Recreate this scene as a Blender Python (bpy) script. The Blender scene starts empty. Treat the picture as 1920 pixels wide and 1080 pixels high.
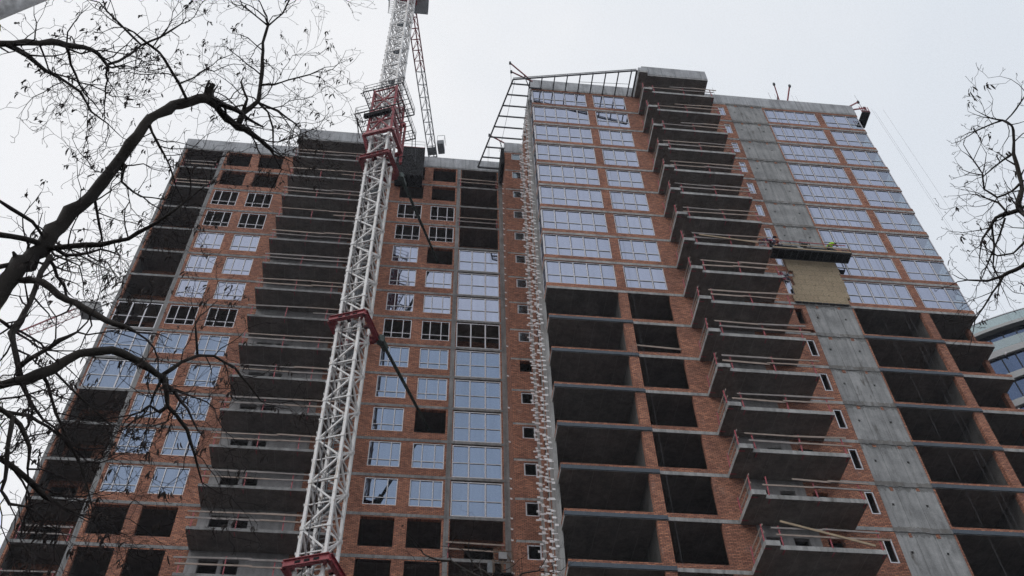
import bpy, math, random
from mathutils import Vector, Matrix
R = math.radians
sc = bpy.context.scene
random.seed(7)

# ---------------------------------------------------------------- camera, sky, sun, exposure
OZ = 85.604                       # height of the roof slab above the ground; building code works in metres below the roof
F, PIT, ROLL, YAW = 1851.28, 0.8927, -0.0345, -0.1297
CAM = Vector((-3.8157, -52.4403, -84.0039))

def ray(px, py):                  # direction of a pixel of the 1920x1080 photograph
    x = (px-960)/F; u = -(py-540)/F
    c, s = math.cos(ROLL), math.sin(ROLL); X = c*x-s*u; U = s*x+c*u
    c, s = math.cos(PIT), math.sin(PIT); Y = c-s*U; Z = s+c*U
    c, s = math.cos(YAW), math.sin(YAW)
    return Vector((c*X-s*Y, s*X+c*Y, Z))
def at(px, py, d):                # point at distance d along that direction (roof-relative metres)
    return CAM + ray(px, py).normalized()*d
def atZ(px, py, z):
    r = ray(px, py); return CAM + r*((z-CAM.z)/r.z)
def atY(px, py, y):
    r = ray(px, py); return CAM + r*((y-CAM.y)/r.y)

cd = bpy.data.cameras.new('camera'); cam = bpy.data.objects.new('camera', cd); sc.collection.objects.link(cam)
cd.sensor_width = 36; cd.lens = F/1920*36; cd.clip_end = 3000; cd.clip_start = 0.05
fw = ray(960, 540); rt = (ray(1960, 540)-fw).normalized(); up = rt.cross(fw).normalized(); fw.normalize()
M = Matrix((rt, up, -fw)).transposed().to_4x4(); M.translation = CAM+Vector((0, 0, OZ)); cam.matrix_world = M
sc.camera = cam
sc.view_settings.view_transform = 'Standard'; sc.view_settings.look = 'None'
sc.view_settings.exposure = 0.0; sc.view_settings.gamma = 1
sc.cycles.max_bounces = 5; sc.cycles.diffuse_bounces = 3; sc.cycles.glossy_bounces = 3
sc.cycles.transmission_bounces = 3; sc.cycles.transparent_max_bounces = 6; sc.cycles.volume_bounces = 0
sc.cycles.use_denoising = True; sc.cycles.denoising_input_passes = 'RGB_ALBEDO'; sc.cycles.denoising_prefilter = 'NONE'; sc.cycles.caustics_reflective = False; sc.cycles.caustics_refractive = False

W = bpy.data.worlds.new('World'); sc.world = W; W.use_nodes = True
nt = W.node_tree; N = nt.nodes; L = nt.links; N.clear()
out = N.new('ShaderNodeOutputWorld'); bg = N.new('ShaderNodeBackground'); bg.inputs[1].default_value = 1.0
sky = N.new('ShaderNodeTexSky'); sky.sky_type = 'NISHITA'; sky.sun_disc = False
SUN_EL, SUN_AZ = R(50), R(235)
sky.sun_elevation = SUN_EL; sky.sun_rotation = SUN_AZ; sky.altitude = 100; sky.dust_density = 3
sm = N.new('ShaderNodeMix'); sm.data_type = 'RGBA'; sm.blend_type = 'MULTIPLY'; sm.inputs[0].default_value = 1
sm.inputs[7].default_value = (.1, .1, .1, 1); L.new(sky.outputs[0], sm.inputs[6])      # the clear sky at strength 0.1
tc = N.new('ShaderNodeTexCoord'); nz = N.new('ShaderNodeTexNoise'); nz.inputs['Scale'].default_value = 2.2; nz.inputs['Detail'].default_value = 5; nz.inputs['Distortion'].default_value = .6
L.new(tc.outputs['Generated'], nz.inputs['Vector'])
sp = N.new('ShaderNodeSeparateXYZ'); L.new(tc.outputs['Generated'], sp.inputs[0])
ad = N.new('ShaderNodeMath'); ad.operation = 'MULTIPLY_ADD'; L.new(sp.outputs[0], ad.inputs[0]); ad.inputs[1].default_value = .9; nm_ = N.new('ShaderNodeMath'); nm_.operation = 'MULTIPLY_ADD'; nm_.inputs[1].default_value = 1.5; nm_.inputs[2].default_value = -.25; L.new(nz.outputs[0], nm_.inputs[0]); L.new(nm_.outputs[0], ad.inputs[2])
cr = N.new('ShaderNodeValToRGB'); e = cr.color_ramp.elements
e[0].position = .36; e[0].color = (.94, .95, .97, 1); e[1].position = 1.05; e[1].color = (.76, .81, .875, 1)
L.new(ad.outputs[0], cr.inputs[0])
mx = N.new('ShaderNodeMix'); mx.data_type = 'RGBA'; mx.inputs[0].default_value = .96   # the cloud layer
L.new(sm.outputs[2], mx.inputs[6]); L.new(cr.outputs[0], mx.inputs[7]); L.new(mx.outputs[2], bg.inputs[0]); L.new(bg.outputs[0], out.inputs[0])

sl = bpy.data.lights.new('sun', 'SUN'); sl.energy = 0.5; sl.angle = R(30); sl.color = (1, .97, .93)
so = bpy.data.objects.new('sun', sl); sc.collection.objects.link(so)
sd = Vector((math.sin(SUN_AZ)*math.cos(SUN_EL), math.cos(SUN_AZ)*math.cos(SUN_EL), math.sin(SUN_EL)))
so.rotation_euler = sd.to_track_quat('Z', 'Y').to_euler(); so.location = (0, -60, 150)

# ---------------------------------------------------------------- materials
def mat(name):
    m = bpy.data.materials.new(name); m.use_nodes = True
    return m, m.node_tree.nodes, m.node_tree.links, m.node_tree.nodes['Principled BSDF']
def ramp(n, stops):
    r = n.new('ShaderNodeValToRGB'); el = r.color_ramp.elements
    el[0].position, el[0].color = stops[0][0], (*stops[0][1], 1); el[1].position, el[1].color = stops[-1][0], (*stops[-1][1], 1)
    for p_, c_ in stops[1:-1]:
        x = el.new(p_); x.color = (*c_, 1)
    return r
def math_(n, l, op, a, b, c=None):
    m = n.new('ShaderNodeMath'); m.operation = op
    for i, v in enumerate((a, b) + ((c,) if c is not None else ())):
        if isinstance(v, (int, float)): m.inputs[i].default_value = v
        else: l.new(v, m.inputs[i])
    return m.outputs[0]
def noise(n, l, vec, scale, detail=4, rough=.55, sc_=None):
    if sc_:
        mp = n.new('ShaderNodeMapping'); mp.inputs['Scale'].default_value = sc_; l.new(vec, mp.inputs[0]); vec = mp.outputs[0]
    t = n.new('ShaderNodeTexNoise'); t.inputs['Scale'].default_value = scale; t.inputs['Detail'].default_value = detail
    t.inputs['Roughness'].default_value = rough; l.new(vec, t.inputs['Vector']); return t.outputs[0]
def mixc(n, l, f, a, b, mode='MIX'):
    m = n.new('ShaderNodeMix'); m.data_type = 'RGBA'; m.blend_type = mode
    for i, v in ((0, f), (6, a), (7, b)):
        if isinstance(v, (int, float)): m.inputs[i].default_value = v
        elif isinstance(v, tuple): m.inputs[i].default_value = (*v, 1)
        else: l.new(v, m.inputs[i])
    return m.outputs[2]

def brick_mat(name, c1, c2, mortar):
    m, n, l, p = mat(name)
    g = n.new('ShaderNodeNewGeometry'); s = n.new('ShaderNodeSeparateXYZ'); l.new(g.outputs['Position'], s.inputs[0])
    sn = n.new('ShaderNodeSeparateXYZ'); l.new(g.outputs['True Normal'], sn.inputs[0])
    side = math_(n, l, 'GREATER_THAN', math_(n, l, 'ABSOLUTE', sn.outputs[0], 0), .5)
    hor = n.new('ShaderNodeMix'); hor.data_type = 'FLOAT'; l.new(side, hor.inputs[0]); l.new(s.outputs[0], hor.inputs[2]); l.new(s.outputs[1], hor.inputs[3])
    cb = n.new('ShaderNodeCombineXYZ'); l.new(hor.outputs[0], cb.inputs[0]); l.new(s.outputs[2], cb.inputs[1])
    b = n.new('ShaderNodeTexBrick'); l.new(cb.outputs[0], b.inputs['Vector']); b.inputs['Scale'].default_value = 1
    b.inputs['Brick Width'].default_value = .27; b.inputs['Row Height'].default_value = .098
    b.inputs['Mortar Size'].default_value = .014; b.inputs['Mortar Smooth'].default_value = .3; b.inputs['Bias'].default_value = -.1
    b.inputs['Color1'].default_value = (*c1, 1); b.inputs['Color2'].default_value = (*c2, 1); b.inputs['Mortar'].default_value = (*mortar, 1)
    big = noise(n, l, g.outputs['Position'], .35, 5); r1 = ramp(n, [(.3, (.68, .64, .64)), (.7, (1.12, 1.08, 1.05))]); l.new(big, r1.inputs[0])
    c = mixc(n, l, 1, b.outputs[0], r1.outputs[0], 'MULTIPLY')
    fine = noise(n, l, g.outputs['Position'], 3.1, 6, .7, (1, 1, 2.6)); r2 = ramp(n, [(.35, (.72, .72, .74)), (.62, (1.1, 1.08, 1.06))]); l.new(fine, r2.inputs[0])
    c = mixc(n, l, 1, c, r2.outputs[0], 'MULTIPLY')
    eff = noise(n, l, g.outputs['Position'], 1.3, 5, .65, (1, 1, .45)); r3 = ramp(n, [(.62, (0, 0, 0)), (.8, (.35, .35, .35))]); l.new(eff, r3.inputs[0])
    c = mixc(n, l, r3.outputs[0], c, (.42, .38, .36)); l.new(c, p.inputs['Base Color']); p.inputs['Roughness'].default_value = .95
    bp = n.new('ShaderNodeBump'); bp.inputs['Strength'].default_value = .5; bp.inputs['Distance'].default_value = .01
    l.new(b.outputs['Fac'], bp.inputs['Height']); bp.invert = True; l.new(bp.outputs[0], p.inputs['Normal'])
    return m
def concrete_mat(name, dark, light, streak=.6, panel=0, rust=0, seam=(.035, .033, .03), joints=0, seamf=.55):
    m, n, l, p = mat(name)
    g = n.new('ShaderNodeNewGeometry'); P = g.outputs['Position']
    a = noise(n, l, P, .8, 7, .62); r = ramp(n, [(.3, dark), (.68, light)]); l.new(a, r.inputs[0]); c = r.outputs[0]
    st = noise(n, l, P, 2.2, 5, .6, (1.6, 1.6, .12)); r2 = ramp(n, [(.36, (1-streak*.6,)*3), (.6, (1.06,)*3)]); l.new(st, r2.inputs[0]); c = mixc(n, l, 1, c, r2.outputs[0], 'MULTIPLY')
    f = noise(n, l, P, 16, 4, .7); r3 = ramp(n, [(.3, (.82,)*3), (.7, (1.12,)*3)]); l.new(f, r3.inputs[0]); c = mixc(n, l, 1, c, r3.outputs[0], 'MULTIPLY')
    if panel:                                                       # board and formwork seams
        s = n.new('ShaderNodeSeparateXYZ'); l.new(P, s.inputs[0])
        fr = math_(n, l, 'FRACT', math_(n, l, 'DIVIDE', s.outputs[0], panel), 0)
        ln = math_(n, l, 'LESS_THAN', fr, .035/panel); sn_ = noise(n, l, P, 1.1, 3, .6); c = mixc(n, l, math_(n, l, 'MULTIPLY', math_(n, l, 'MULTIPLY', ln, seamf*2), sn_), c, seam)
    if joints:                                                      # grime run down from every pour joint
        s = n.new('ShaderNodeSeparateXYZ'); l.new(P, s.inputs[0])
        zf = math_(n, l, 'FRACT', math_(n, l, 'DIVIDE', math_(n, l, 'SUBTRACT', s.outputs[2], OZ-.5+.05), 3.3), 0)
        gr = math_(n, l, 'GREATER_THAN', math_(n, l, 'ADD', zf, math_(n, l, 'MULTIPLY', noise(n, l, P, 2.6, 6, .75, (1.5, 1.5, .5)), .42)), 1.11)
        g2 = math_(n, l, 'LESS_THAN', math_(n, l, 'SUBTRACT', zf, math_(n, l, 'MULTIPLY', noise(n, l, P, 5, 5, .7), .12)), .03)
        c = mixc(n, l, math_(n, l, 'MULTIPLY', gr, joints), c, (.10, .10, .095)); c = mixc(n, l, math_(n, l, 'MULTIPLY', g2, joints), c, (.12, .105, .09))
        wt = noise(n, l, P, 1.2, 5, .7, (1, 1, .6)); rw = ramp(n, [(.58, (0, 0, 0)), (.72, (.5, .5, .5))]); l.new(wt, rw.inputs[0]); c = mixc(n, l, rw.outputs[0], c, (.52, .53, .53))
    if rust:
        q = noise(n, l, P, 1.7, 4, .6, (1, 1, .3)); r4 = ramp(n, [(.63, (0, 0, 0)), (.75, (rust,)*3)]); l.new(q, r4.inputs[0]); c = mixc(n, l, r4.outputs[0], c, (.07, .06, .05))
    l.new(c, p.inputs['Base Color']); p.inputs['Roughness'].default_value = .9
    bp = n.new('ShaderNodeBump'); bp.inputs['Strength'].default_value = .35; bp.inputs['Distance'].default_value = .02; l.new(f, bp.inputs['Height']); l.new(bp.outputs[0], p.inputs['Normal'])
    return m
def plain(name, col, rough=.6, metal=0, var=.25, scale=2.5, dirt=None):
    m, n, l, p = mat(name); g = n.new('ShaderNodeNewGeometry')
    a = noise(n, l, g.outputs['Position'], scale, 5, .65)
    r = ramp(n, [(.3, tuple(x*(1-var) for x in col)), (.7, tuple(min(1, x*(1+var*.5)) for x in col))]); l.new(a, r.inputs[0]); c = r.outputs[0]
    if dirt:
        q = noise(n, l, g.outputs['Position'], 5, 5, .7, (1, 1, .35)); r2 = ramp(n, [(.54, (0, 0, 0)), (.68, (.8, .8, .8))]); l.new(q, r2.inputs[0]); c = mixc(n, l, r2.outputs[0], c, dirt)
    l.new(c, p.inputs['Base Color']); p.inputs['Roughness'].default_value = rough; p.inputs['Metallic'].default_value = metal
    return m
def mirror_glass(name, tint, diff, fac=.9, bump=.05):
    m, n, l, p = mat(name); n.remove(p); o = n['Material Output']
    gl = n.new('ShaderNodeBsdfGlossy'); gl.inputs['Roughness'].default_value = .02
    g = n.new('ShaderNodeNewGeometry'); P = g.outputs['Position']
    st = noise(n, l, P, 1.5, 3, .5, (2.2, 2.2, .15)); r = ramp(n, [(.35, tuple(x*.955 for x in tint)), (.65, tuple(x*1.03 for x in tint))]); l.new(st, r.inputs[0]); isl = math_(n, l, 'MULTIPLY_ADD', g.outputs['Random Per Island'], .14, .92); hv = n.new('ShaderNodeHueSaturation'); l.new(isl, hv.inputs['Value']); l.new(r.outputs[0], hv.inputs['Color']); l.new(hv.outputs[0], gl.inputs[0])
    df = n.new('ShaderNodeBsdfDiffuse'); df.inputs[0].default_value = (*diff, 1)
    w = noise(n, l, P, .9, 2, .5); b = n.new('ShaderNodeBump'); b.inputs['Strength'].default_value = bump; b.inputs['Distance'].default_value = .05; l.new(w, b.inputs['Height']); l.new(b.outputs[0], gl.inputs['Normal'])
    mi = n.new('ShaderNodeMixShader'); mi.inputs[0].default_value = fac; l.new(df.outputs[0], mi.inputs[1]); l.new(gl.outputs[0], mi.inputs[2]); l.new(mi.outputs[0], o.inputs[0])
    return m
def clear_glass(name, refl, tint, fac):
    m, n, l, p = mat(name); n.remove(p); o = n['Material Output']
    gl = n.new('ShaderNodeBsdfGlossy'); gl.inputs['Roughness'].default_value = .02; gl.inputs[0].default_value = (*refl, 1)
    tr = n.new('ShaderNodeBsdfTransparent'); tr.inputs[0].default_value = (*tint, 1)
    mi = n.new('ShaderNodeMixShader'); mi.inputs[0].default_value = fac; l.new(tr.outputs[0], mi.inputs[1]); l.new(gl.outputs[0], mi.inputs[2]); l.new(mi.outputs[0], o.inputs[0])
    return m

BRICK = brick_mat('red_brick', (.60, .285, .18), (.30, .118, .078), (.06, .05, .048))
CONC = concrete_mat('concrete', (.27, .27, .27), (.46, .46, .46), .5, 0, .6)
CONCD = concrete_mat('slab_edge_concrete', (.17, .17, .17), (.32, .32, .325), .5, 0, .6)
CORE = concrete_mat('board_marked_concrete', (.23, .235, .24), (.40, .405, .41), .45, 1.14, .8, (.08, .08, .078), .6)
SOFF = concrete_mat('shaded_soffit_concrete', (.125, .11, .10), (.245, .222, .205), .3, 1.22, .5, (.30, .29, .27), 0, .5)  # board-formed slab undersides, with their shade painted in as a darker tone
PARA = concrete_mat('parapet_concrete', (.32, .33, .35), (.50, .52, .55), .35, 1.25, .6)
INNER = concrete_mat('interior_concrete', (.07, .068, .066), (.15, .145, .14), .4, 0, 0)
BLOCK = concrete_mat('grey_block', (.24, .235, .24), (.36, .355, .36), .3, 0, .3)
FRAME = plain('window_frame', (.66, .66, .71), .45, 0, .06)
GLASS = mirror_glass('coated_glass', (.36, .395, .505), (.05, .055, .07), .92, .015)
GLASS2 = mirror_glass('coated_glass_middle', (.21, .265, .365), (.05, .055, .07), .92, .015)
TEAL = clear_glass('corner_glass', (.40, .45, .56), (.66, .76, .78), .62)
SMALLG = mirror_glass('small_window_glass', (.20, .24, .27), (.03, .035, .04), .9, .2)
BEAM = plain('painted_steel', (.06, .08, .105), .5, .2, .25)
RED = plain('red_paint', (.33, .035, .05), .5, 0, .35, 3, (.14, .03, .03))
REDP = plain('red_post_paint', (.42, .085, .11), .6, 0, .3)
WHITE = plain('white_crane_paint', (.80, .80, .80), .5, 0, .12, 1.5, (.42, .33, .25))
GREEN = plain('green_paint', (.018, .045, .038), .5, 0, .2)
DARK = plain('dark_steel', (.035, .038, .045), .6, .3, .2)
CANOPY = plain('grey_steel', (.05, .055, .07), .55, .2, .2)
NET = plain('black_mesh', (.003, .004, .006), 1, 0, .3, 12)
WOOD = plain('raw_timber', (.36, .29, .25), .85, 0, .3, 2)
WOODG = plain('grey_timber', (.30, .27, .26), .85, 0, .3, 2)
YWOOD = plain('new_timber', (.40, .31, .21), .85, 0, .25, 2)
BRKT = plain('galvanised_white', (.90, .89, .91), .5, 0, .06)
GREYP = plain('grey_panel', (.20, .22, .24), .7, 0, .3)
ROPE = plain('rope', (.10, .10, .11), .7, 0, .1)
BARK = concrete_mat('bark', (.018, .014, .012), (.045, .038, .032), .5)
TWIG = plain('twig_bark', (.022, .016, .016), .9, 0, .3)
POD = plain('dry_pod', (.025, .016, .014), .9, 0, .4)

def insul_mat():
    m, n, l, p = mat('mineral_wool'); g = n.new('ShaderNodeNewGeometry'); P = g.outputs['Position']
    s = n.new('ShaderNodeSeparateXYZ'); l.new(P, s.inputs[0]); cb = n.new('ShaderNodeCombineXYZ'); l.new(s.outputs[0], cb.inputs[0]); l.new(s.outputs[2], cb.inputs[1])
    b = n.new('ShaderNodeTexBrick'); l.new(cb.outputs[0], b.inputs[0]); b.inputs['Scale'].default_value = 1; b.inputs['Brick Width'].default_value = 1; b.inputs['Row Height'].default_value = .6; b.inputs['Mortar Size'].default_value = .010
    b.inputs['Color1'].default_value = (.43, .345, .235, 1); b.inputs['Color2'].default_value = (.38, .30, .205, 1); b.inputs['Mortar'].default_value = (.16, .12, .07, 1)
    a = noise(n, l, P, 7, 6, .75, (1, 1, 2)); r = ramp(n, [(.35, (.5,)*3), (.65, (1.25,)*3)]); l.new(a, r.inputs[0]); c = mixc(n, l, 1, b.outputs[0], r.outputs[0], 'MULTIPLY')
    v = n.new('ShaderNodeTexVoronoi'); v.inputs['Scale'].default_value = 1.5; l.new(cb.outputs[0], v.inputs[0]); d = math_(n, l, 'LESS_THAN', v.outputs[0], .085); c = mixc(n, l, math_(n, l, 'MULTIPLY', d, .7), c, (.07, .05, .03))
    l.new(c, p.inputs[0]); p.inputs['Roughness'].default_value = 1; return m
INSUL = insul_mat()

# ---------------------------------------------------------------- mesh helpers
C = sc.collection
class MB:
    def __init__(s): s.v = []; s.f = []
    def quad(s, a, b, c, d):
        i = len(s.v); s.v += [tuple(a), tuple(b), tuple(c), tuple(d)]; s.f.append((i, i+1, i+2, i+3)); return s
    def hexa(s, P):
        i = len(s.v); s.v += [tuple(q) for q in P]
        s.f += [tuple(i+k for k in q) for q in ((0, 3, 2, 1), (4, 5, 6, 7), (0, 1, 5, 4), (1, 2, 6, 5), (2, 3, 7, 6), (3, 0, 4, 7))]; return s
    def box(s, x0, x1, y0, y1, z0, z1):
        return s.hexa([(x0, y0, z0), (x1, y0, z0), (x1, y1, z0), (x0, y1, z0), (x0, y0, z1), (x1, y0, z1), (x1, y1, z1), (x0, y1, z1)])
    def beam(s, p, q, w, h=None, upv=(0, 0, 1)):
        p = Vector(p); q = Vector(q); h = h or w; d = (q-p).normalized(); u = Vector(upv)
        if abs(d.dot(u)) > .98: u = Vector((1, 0, 0)) if abs(d.x) < .9 else Vector((0, 1, 0))
        a = d.cross(u).normalized()*w/2; b = a.cross(d).normalized()*h/2
        return s.hexa([p-a-b, p+a-b, q+a-b, q-a-b, p-a+b, p+a+b, q+a+b, q-a+b])
    def tube(s, pts, rad, n=6, cap=True):
        pts = [Vector(p) for p in pts]
        if not isinstance(rad, (list, tuple)): rad = [rad]*len(pts)
        base = len(s.v); ref = None
        for i, p in enumerate(pts):
            d = (pts[min(i+1, len(pts)-1)]-pts[max(i-1, 0)])
            d = d.normalized() if d.length > 1e-9 else Vector((0, 0, 1))
            if ref is None: ref = d.orthogonal().normalized()
            ref = (ref-d*ref.dot(d)); ref = ref.normalized() if ref.length > 1e-6 else d.orthogonal().normalized()
            b = d.cross(ref)
            for k in range(n):
                t = 2*math.pi*k/n; s.v.append(tuple(p+(ref*math.cos(t)+b*math.sin(t))*rad[i]))
        for i in range(len(pts)-1):
            for k in range(n):
                a = base+i*n+k; b_ = base+i*n+(k+1) % n; s.f.append((a, b_, b_+n, a+n))
        if cap and n > 3:
            s.f.append(tuple(base+k for k in range(n-1, -1, -1))); s.f.append(tuple(base+(len(pts)-1)*n+k for k in range(n)))
        return s
    def wall(s, x0, x1, z0, z1, y0, y1, holes, axis='y'):          # a thick wall between planes y0 and y1 with real openings
        holes = [(max(a, x0), min(b, x1), max(c, z0), min(d, z1)) for a, b, c, d in holes if b > x0 and a < x1 and d > z0 and c < z1]
        xs = sorted({round(v, 4) for v in [x0, x1]+[h[0] for h in holes]+[h[1] for h in holes]})
        zs = sorted({round(v, 4) for v in [z0, z1]+[h[2] for h in holes]+[h[3] for h in holes]})
        def solid(i, j):
            if not (0 <= i < len(xs)-1 and 0 <= j < len(zs)-1): return False
            cx = (xs[i]+xs[i+1])/2; cz = (zs[j]+zs[j+1])/2
            return not any(a < cx < b and c < cz < d for a, b, c, d in holes)
        V = (lambda x, y, z: (x, y, z)) if axis == 'y' else (lambda x, y, z: (y, x, z))
        for i in range(len(xs)-1):
            for j in range(len(zs)-1):
                if not solid(i, j): continue
                a, b, c, d = xs[i], xs[i+1], zs[j], zs[j+1]
                s.quad(V(a, y0, c), V(b, y0, c), V(b, y0, d), V(a, y0, d)); s.quad(V(a, y1, c), V(a, y1, d), V(b, y1, d), V(b, y1, c))
                if not solid(i-1, j): s.quad(V(a, y0, c), V(a, y0, d), V(a, y1, d), V(a, y1, c))
                if not solid(i+1, j): s.quad(V(b, y0, c), V(b, y1, c), V(b, y1, d), V(b, y0, d))
                if not solid(i, j-1): s.quad(V(a, y0, c), V(a, y1, c), V(b, y1, c), V(b, y0, c))
                if not solid(i, j+1): s.quad(V(a, y0, d), V(b, y0, d), V(b, y1, d), V(a, y1, d))
        return s
    def build(s, name, m, parent=None, smooth=False):
        me = bpy.data.meshes.new(name); o = bpy.data.objects.new(name, me); C.objects.link(o)
        off = Vector((0, 0, OZ))
        if parent is not None:
            o.parent = parent; q = parent
            while q is not None: off = off-q.location; q = q.parent
        me.from_pydata([(x+off.x, y+off.y, z+off.z) for x, y, z in s.v], [], s.f)
        for mm in (m if isinstance(m, (list, tuple)) else [m]): me.materials.append(mm)
        if smooth:
            for pl in me.polygons: pl.use_smooth = True
        if isinstance(m, (list, tuple)) and len(m) == 2:       # downward faces take the darker concrete: underside shade put into the colour
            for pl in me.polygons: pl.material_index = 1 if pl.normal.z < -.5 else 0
        me.update(); return o
def tag(o, label, cat, group=None, kind=None):
    if label: o['label'] = label
    if cat: o['category'] = cat
    if group: o['group'] = group
    if kind: o['kind'] = kind
    return o
def thing(name, label, cat, loc, group=None):       # loc in roof-relative metres
    o = bpy.data.objects.new(name, None); C.objects.link(o); o.location = Vector(loc)+Vector((0, 0, OZ)); o.empty_display_size = .3
    return tag(o, label, cat, group)
def copy_tree(o, loc, label, parent=None):
    c = o.copy(); C.objects.link(c)
    if parent is None: c.location = Vector(loc)+Vector((0, 0, OZ)); c['label'] = label
    else: c.parent = parent
    for ch in o.children: copy_tree(ch, None, None, c)
    return c
ORD = ['zeroth', 'first', 'second', 'third', 'fourth', 'fifth', 'sixth', 'seventh', 'eighth', 'ninth', 'tenth', 'eleventh', 'twelfth', 'thirteenth', 'fourteenth', 'fifteenth', 'sixteenth', 'seventeenth', 'eighteenth']
GZ = -OZ
HAZE = .0003

# ---------------------------------------------------------------- ground
g = MB().quad((-1500, -1500, GZ), (1500, -1500, GZ), (1500, 1500, GZ), (-1500, 1500, GZ)).build('ground', concrete_mat('asphalt_ground', (.04, .04, .04), (.075, .073, .07)))
tag(g, 'grey asphalt ground around the building site', 'ground', kind='structure')

# ---------------------------------------------------------------- the unfinished apartment building
H = 3.3; NS = 26; YB = -9.70; YS = -2.47; BACK = 13.0
AB = thing('apartment_building', 'unfinished red brick and concrete high-rise block with stepped wings, open storeys and pale glazing', 'building', (4, 0, GZ))
for n in range(NS):
    z = -H*n
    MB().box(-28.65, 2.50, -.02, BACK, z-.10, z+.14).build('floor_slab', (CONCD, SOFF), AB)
    b = MB(); zt = z-.25; zb = z-.5
    b.box(4.22, 35.70, YB-.02, BACK, zb, zt)
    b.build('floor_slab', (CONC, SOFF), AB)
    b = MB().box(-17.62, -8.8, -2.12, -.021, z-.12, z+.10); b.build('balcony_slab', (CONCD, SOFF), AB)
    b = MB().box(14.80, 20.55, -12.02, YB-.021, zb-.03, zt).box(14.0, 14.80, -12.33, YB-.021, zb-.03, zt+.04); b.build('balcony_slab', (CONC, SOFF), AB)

AC = [(-24.25, -22.03), (-21.23, -18.98), (-7.42, -5.20), (-4.38, -2.15)]
import collections
br = collections.defaultdict(MB, {k: MB() for k in ('al', 'ar', 'jamb', 'log', 'grey', 'bl', 'bpier', 'br', 'bgrey', 'core', 's', 'sside', 'plug', 'lint', 'side', 'sideb', 'colA', 'cand', 'inA', 'inB')})
for n in range(NS):
    z = -H*n; t = z-.10; bt = z-H+.14
    hol = [(a, b, z-2.5, z-.2) for a, b in AC]
    br['al'].wall(-24.5, -17.6, bt, t, 0, .3, hol); br['ar'].wall(-8.8, -2.0, bt, t, 0, .3, hol)
    br['grey'].wall(-17.6, -11.5, bt, t, 0.01, .3, [(-16.87, -15.68, z-1.9, z-.68), (-15.42, -14.45, z-1.9, z-.68)])
    br['ar'].wall(-11.5, -8.8, bt, t, 0, .3, [(-10.8, -9.8, z-1.9, z-.68)])
    for a, b in ((-28.40, -28.27), (-1.67, -1.60), (1.90, 2.02)): br['jamb/%g' % a].box(a, b, .0, .28, bt, t)
    br['log'].wall(-28.45, -24.7, bt, t, 2.1, 2.35, [(-28.3, -26.45, z-2.5, z-.48)])
    br['log/2'].wall(-1.75, 2.3, bt, t, 2.1, 2.35, [(-.52, 1.45, z-2.75, z-.52)])
    for a, b in ((-28.65, -28.40), (-24.83, -24.50), (-2.0, -1.67), (2.02, 2.50)): br['colA/%g' % a].box(a, b, -.012, .35, bt, t)
    # interior partitions of the left wing
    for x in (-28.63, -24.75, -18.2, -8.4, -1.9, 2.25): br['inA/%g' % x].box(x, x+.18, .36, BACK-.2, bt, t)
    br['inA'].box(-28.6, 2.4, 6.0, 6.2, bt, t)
    # right wing
    t = z-.5; bt = z-H-.25; glz = n <= 8; sill = .40 if glz else .28
    hb = [(3, 9.3, bt+sill, t-(.05 if glz else 0)-(.2 if n == 0 else 0)), (9.95, 12.97, bt+sill+.03, t-(.05 if glz else 0)-(.2 if n == 0 else 0))]
    br['bl'].wall(4.22, 14.9, bt, t, YB, YB+.3, hb)
    br['bgrey'].wall(14.9, 18.4, bt, t, YB+.01, YB+.3, [(15.3, 16.24, z-2.7, z-1.25), (16.86, 17.75, z-2.7, z-1.25)])
    br['br'].wall(18.4, 22.85, bt, t, YB, YB+.3, [(18.78, 19.7, z-2.7, z-1.25), (21.93, 22.5, z-2.62, z-.97)] + ([(20.6, 22.8, bt+.0, bt+.35)] if n == 9 else []))
    holes = [(23.35+dx, 23.35+dx+.15, z-1.95, z-1.78) for dx in (0, 2.05)]
    br['core'].wall(22.85, 26.28, bt, t, YB-.006, YB+.3, holes); br['core'].box(22.85, 26.28, YB+.31, YB+.4, bt, t)
    br['core'].box(22.80, 26.30, YB-.035, YB+.2, t+.002, t+.248)
    for i in range(16):
        cx_ = random.uniform(22.9, 26.1); br['spill'].box(cx_, cx_+random.uniform(.08, .45), YB-.03-random.uniform(0, .03), YB, t+random.uniform(-.07, .0), t+random.uniform(.001, .05) if i % 2 else t+.27)
    for dx in (.75, 2.35): br['plug'].box(22.85+dx, 22.85+dx+.22+random.uniform(-.05, .05), YB-.014, YB+.1, t-.32+random.uniform(-.05, .05), t-.06)
    br['br'].wall(26.28, 35.70, bt, t, YB, YB+.3, [(26.42, 31.45, bt+sill, t-(.05 if glz else 0)-(.2 if n == 0 else 0)), (32.06, 40, bt+sill, t-(.05 if glz else 0)-(.2 if n == 0 else 0))])
    # corner returns: low brick sills, then full-height side walls
    br['side'].box(4.22, 4.5, YB+.3, -8.42, bt, bt+sill); br['side']; br['side/r'].box(35.42, 35.70, YB+.3, -8.47, bt, bt+sill)
    br['side/r'].box(35.40, 35.70, -8.47, -8.1, bt, t); br['inB/r'].box(35.42, 35.68, -8.1, BACK, bt, t)
    for y0, y1, k in ((-8.42, -6.9, 'cand'), (-6.9, -6.35, 'sideb'), (-6.35, -5.95, 'cand/3'), (-5.05, -3.7, 'sideb/2'), (-3.7, YS, 'cand/2')):
        br[k].box(4.05 if k[:4] == 'cand' else 4.07, 4.30, y0, y1, bt, t+.25)
    br['sideb'].box(4.07, 4.3, -5.95, -5.05, bt, bt+.7)
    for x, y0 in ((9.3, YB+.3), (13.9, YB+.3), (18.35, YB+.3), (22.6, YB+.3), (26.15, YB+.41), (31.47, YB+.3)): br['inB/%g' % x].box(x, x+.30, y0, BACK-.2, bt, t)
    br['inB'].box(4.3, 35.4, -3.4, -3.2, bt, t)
    # narrow stair block between the wings
    zb = z-H-.05; zt = z-.25
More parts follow.
